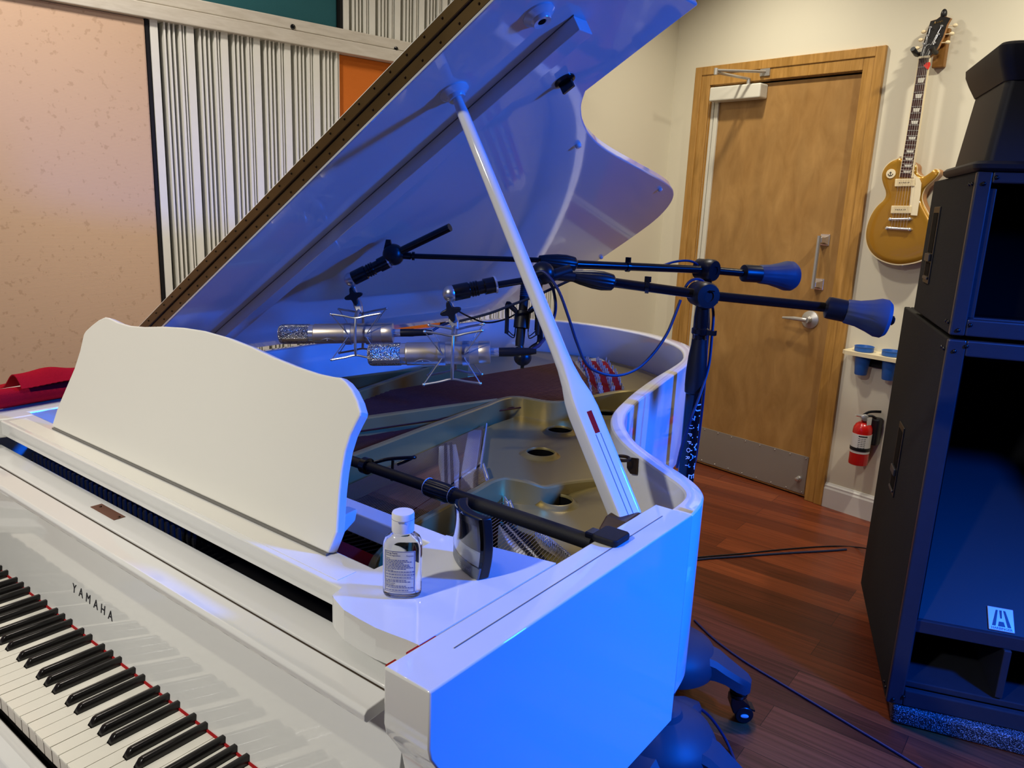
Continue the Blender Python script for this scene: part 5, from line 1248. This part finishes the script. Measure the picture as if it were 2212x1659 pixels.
def handle(t, d0_, d1, zt, zb, nm_='side_handle'):
    o = obj(nm_, MB().box(sp(-.0015, (d0_+d1)/2, (zt+zb)/2), (.005, d1-d0_, zt-zb), SAX), 'blackplastic', t, .003)
    m = MB(); H = zt-zb
    sbox(m, -.0052, -.0042, d0_+.015, d1-.015, zb+H*.40, zt-H*.08); sbox(m, -.0052, -.0042, d0_+.015, d1-.015, zb+H*.10, zb+H*.28)
    obj('handle_recess', m, 'dark', o)
    m = MB(); sbox(m, -.012, -.004, d0_+.012, d1-.012, zb+H*.29, zb+H*.39); sbox(m, -.009, -.004, d0_+.012, d1-.012, zb+H*.05, zb+H*.09)
    obj('handle_grip', m, 'spkmetal', o, .003)
handle(sub, .40, .50, .80, .56)
def bolts(t, z0, z1):
    for a in (.022, .030):
        for z in (z0+.022, z1-.022): obj('corner_bolt', MB().ball(sp(a+(.014 if a > .025 else -.004), -.001, z+(.008 if a > .025 else -.008)), .0055, 10), 'blackmetal', t)
    for d in (.03, .06):
        for z in (z0+.03, z1-.03): obj('corner_bolt', MB().ball(sp(-.001, d, z), .005, 10), 'blackmetal', t)
bolts(sub, z0, z1)
mid = thing('loudspeaker', 'square black speaker cabinet in the middle of the stack', 'speaker', sp(SW/2, .35, 1.165))
z0, z1 = 1.164, 1.582; D = .60
ft4 = MB()
for a in (.06, SW-.06):
    for d in (.08, D-.08): ft4.lathe([(.018, 0), (.020, .0125)], Matrix.Translation(sp(a, d, 1.152)), 16)
obj('rubber_feet', ft4, 'blackplastic', mid)
cabinet(mid, z0, z1, D, 0, 0, 0)
fm = MB()
sbox(fm, 0, .036, 0, .022, z0, z1); sbox(fm, SW-.036, SW, 0, .022, z0, z1); sbox(fm, .036, SW-.036, 0, .022, z1-.028, z1); sbox(fm, .036, SW-.036, 0, .022, z0, z0+.044)
obj('front_frame', fm, 'spkmetal', mid, .004)
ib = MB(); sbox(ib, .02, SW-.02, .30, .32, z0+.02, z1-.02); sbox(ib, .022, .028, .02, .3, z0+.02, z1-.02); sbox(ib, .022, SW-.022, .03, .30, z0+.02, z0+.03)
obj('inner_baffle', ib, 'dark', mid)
m = MB(); sbox(m, .036, .055, .02, .05, z0+.045, z1-.04); sbox(m, .036, SW-.04, .022, .05, z0+.040, z0+.048)
obj('inner_lip', m, 'spkmetal', mid, .003)
handle(mid, .40, .50, 1.50, 1.265); bolts(mid, z0, z1)
top = thing('loudspeaker', 'black flared speaker on top of the stack, cut by the frame edge', 'speaker', sp(SW/2, .25, 1.583))
def tb(z, a0, a1, d0_, d1, r=.03): 
    pts = []
    for (cx, cy, s) in ((a0+r, d0_+r, PI), (a1-r, d0_+r, 1.5*PI), (a1-r, d1-r, 0), (a0+r, d1-r, .5*PI)):
        for k in range(6): q = s+PI/2*k/5; pts.append(sp(cx+r*math.cos(q), cy+r*math.sin(q), z))
    return pts
obj('base_flange', MB().loft([tb(1.583, -.002, .56, -.005, .42), tb(1.590, -.010, .57, -.014, .43), tb(1.600, -.012, .57, -.016, .43), tb(1.608, -.004, .565, -.008, .425)]), 'spkfront', top, ang=40)
obj('body', MB().loft([tb(1.607, .014, .55, .006, .40, .02), tb(1.825, .034, .53, .012, .36, .02)]), 'spkfront', top, ang=40)
obj('top_flange', MB().loft([tb(1.800, .028, .54, .004, .37), tb(1.835, .012, .555, -.010, .39), tb(1.860, .002, .565, -.020, .40), tb(1.878, .000, .567, -.022, .402), tb(1.886, .008, .56, -.014, .395)]), 'spkfront', top, ang=40)
obj('grille_frame', MB().box(sp(.29, .006, 1.715), (.36, .01, .15), SAX), 'spkmetal', top, .003)
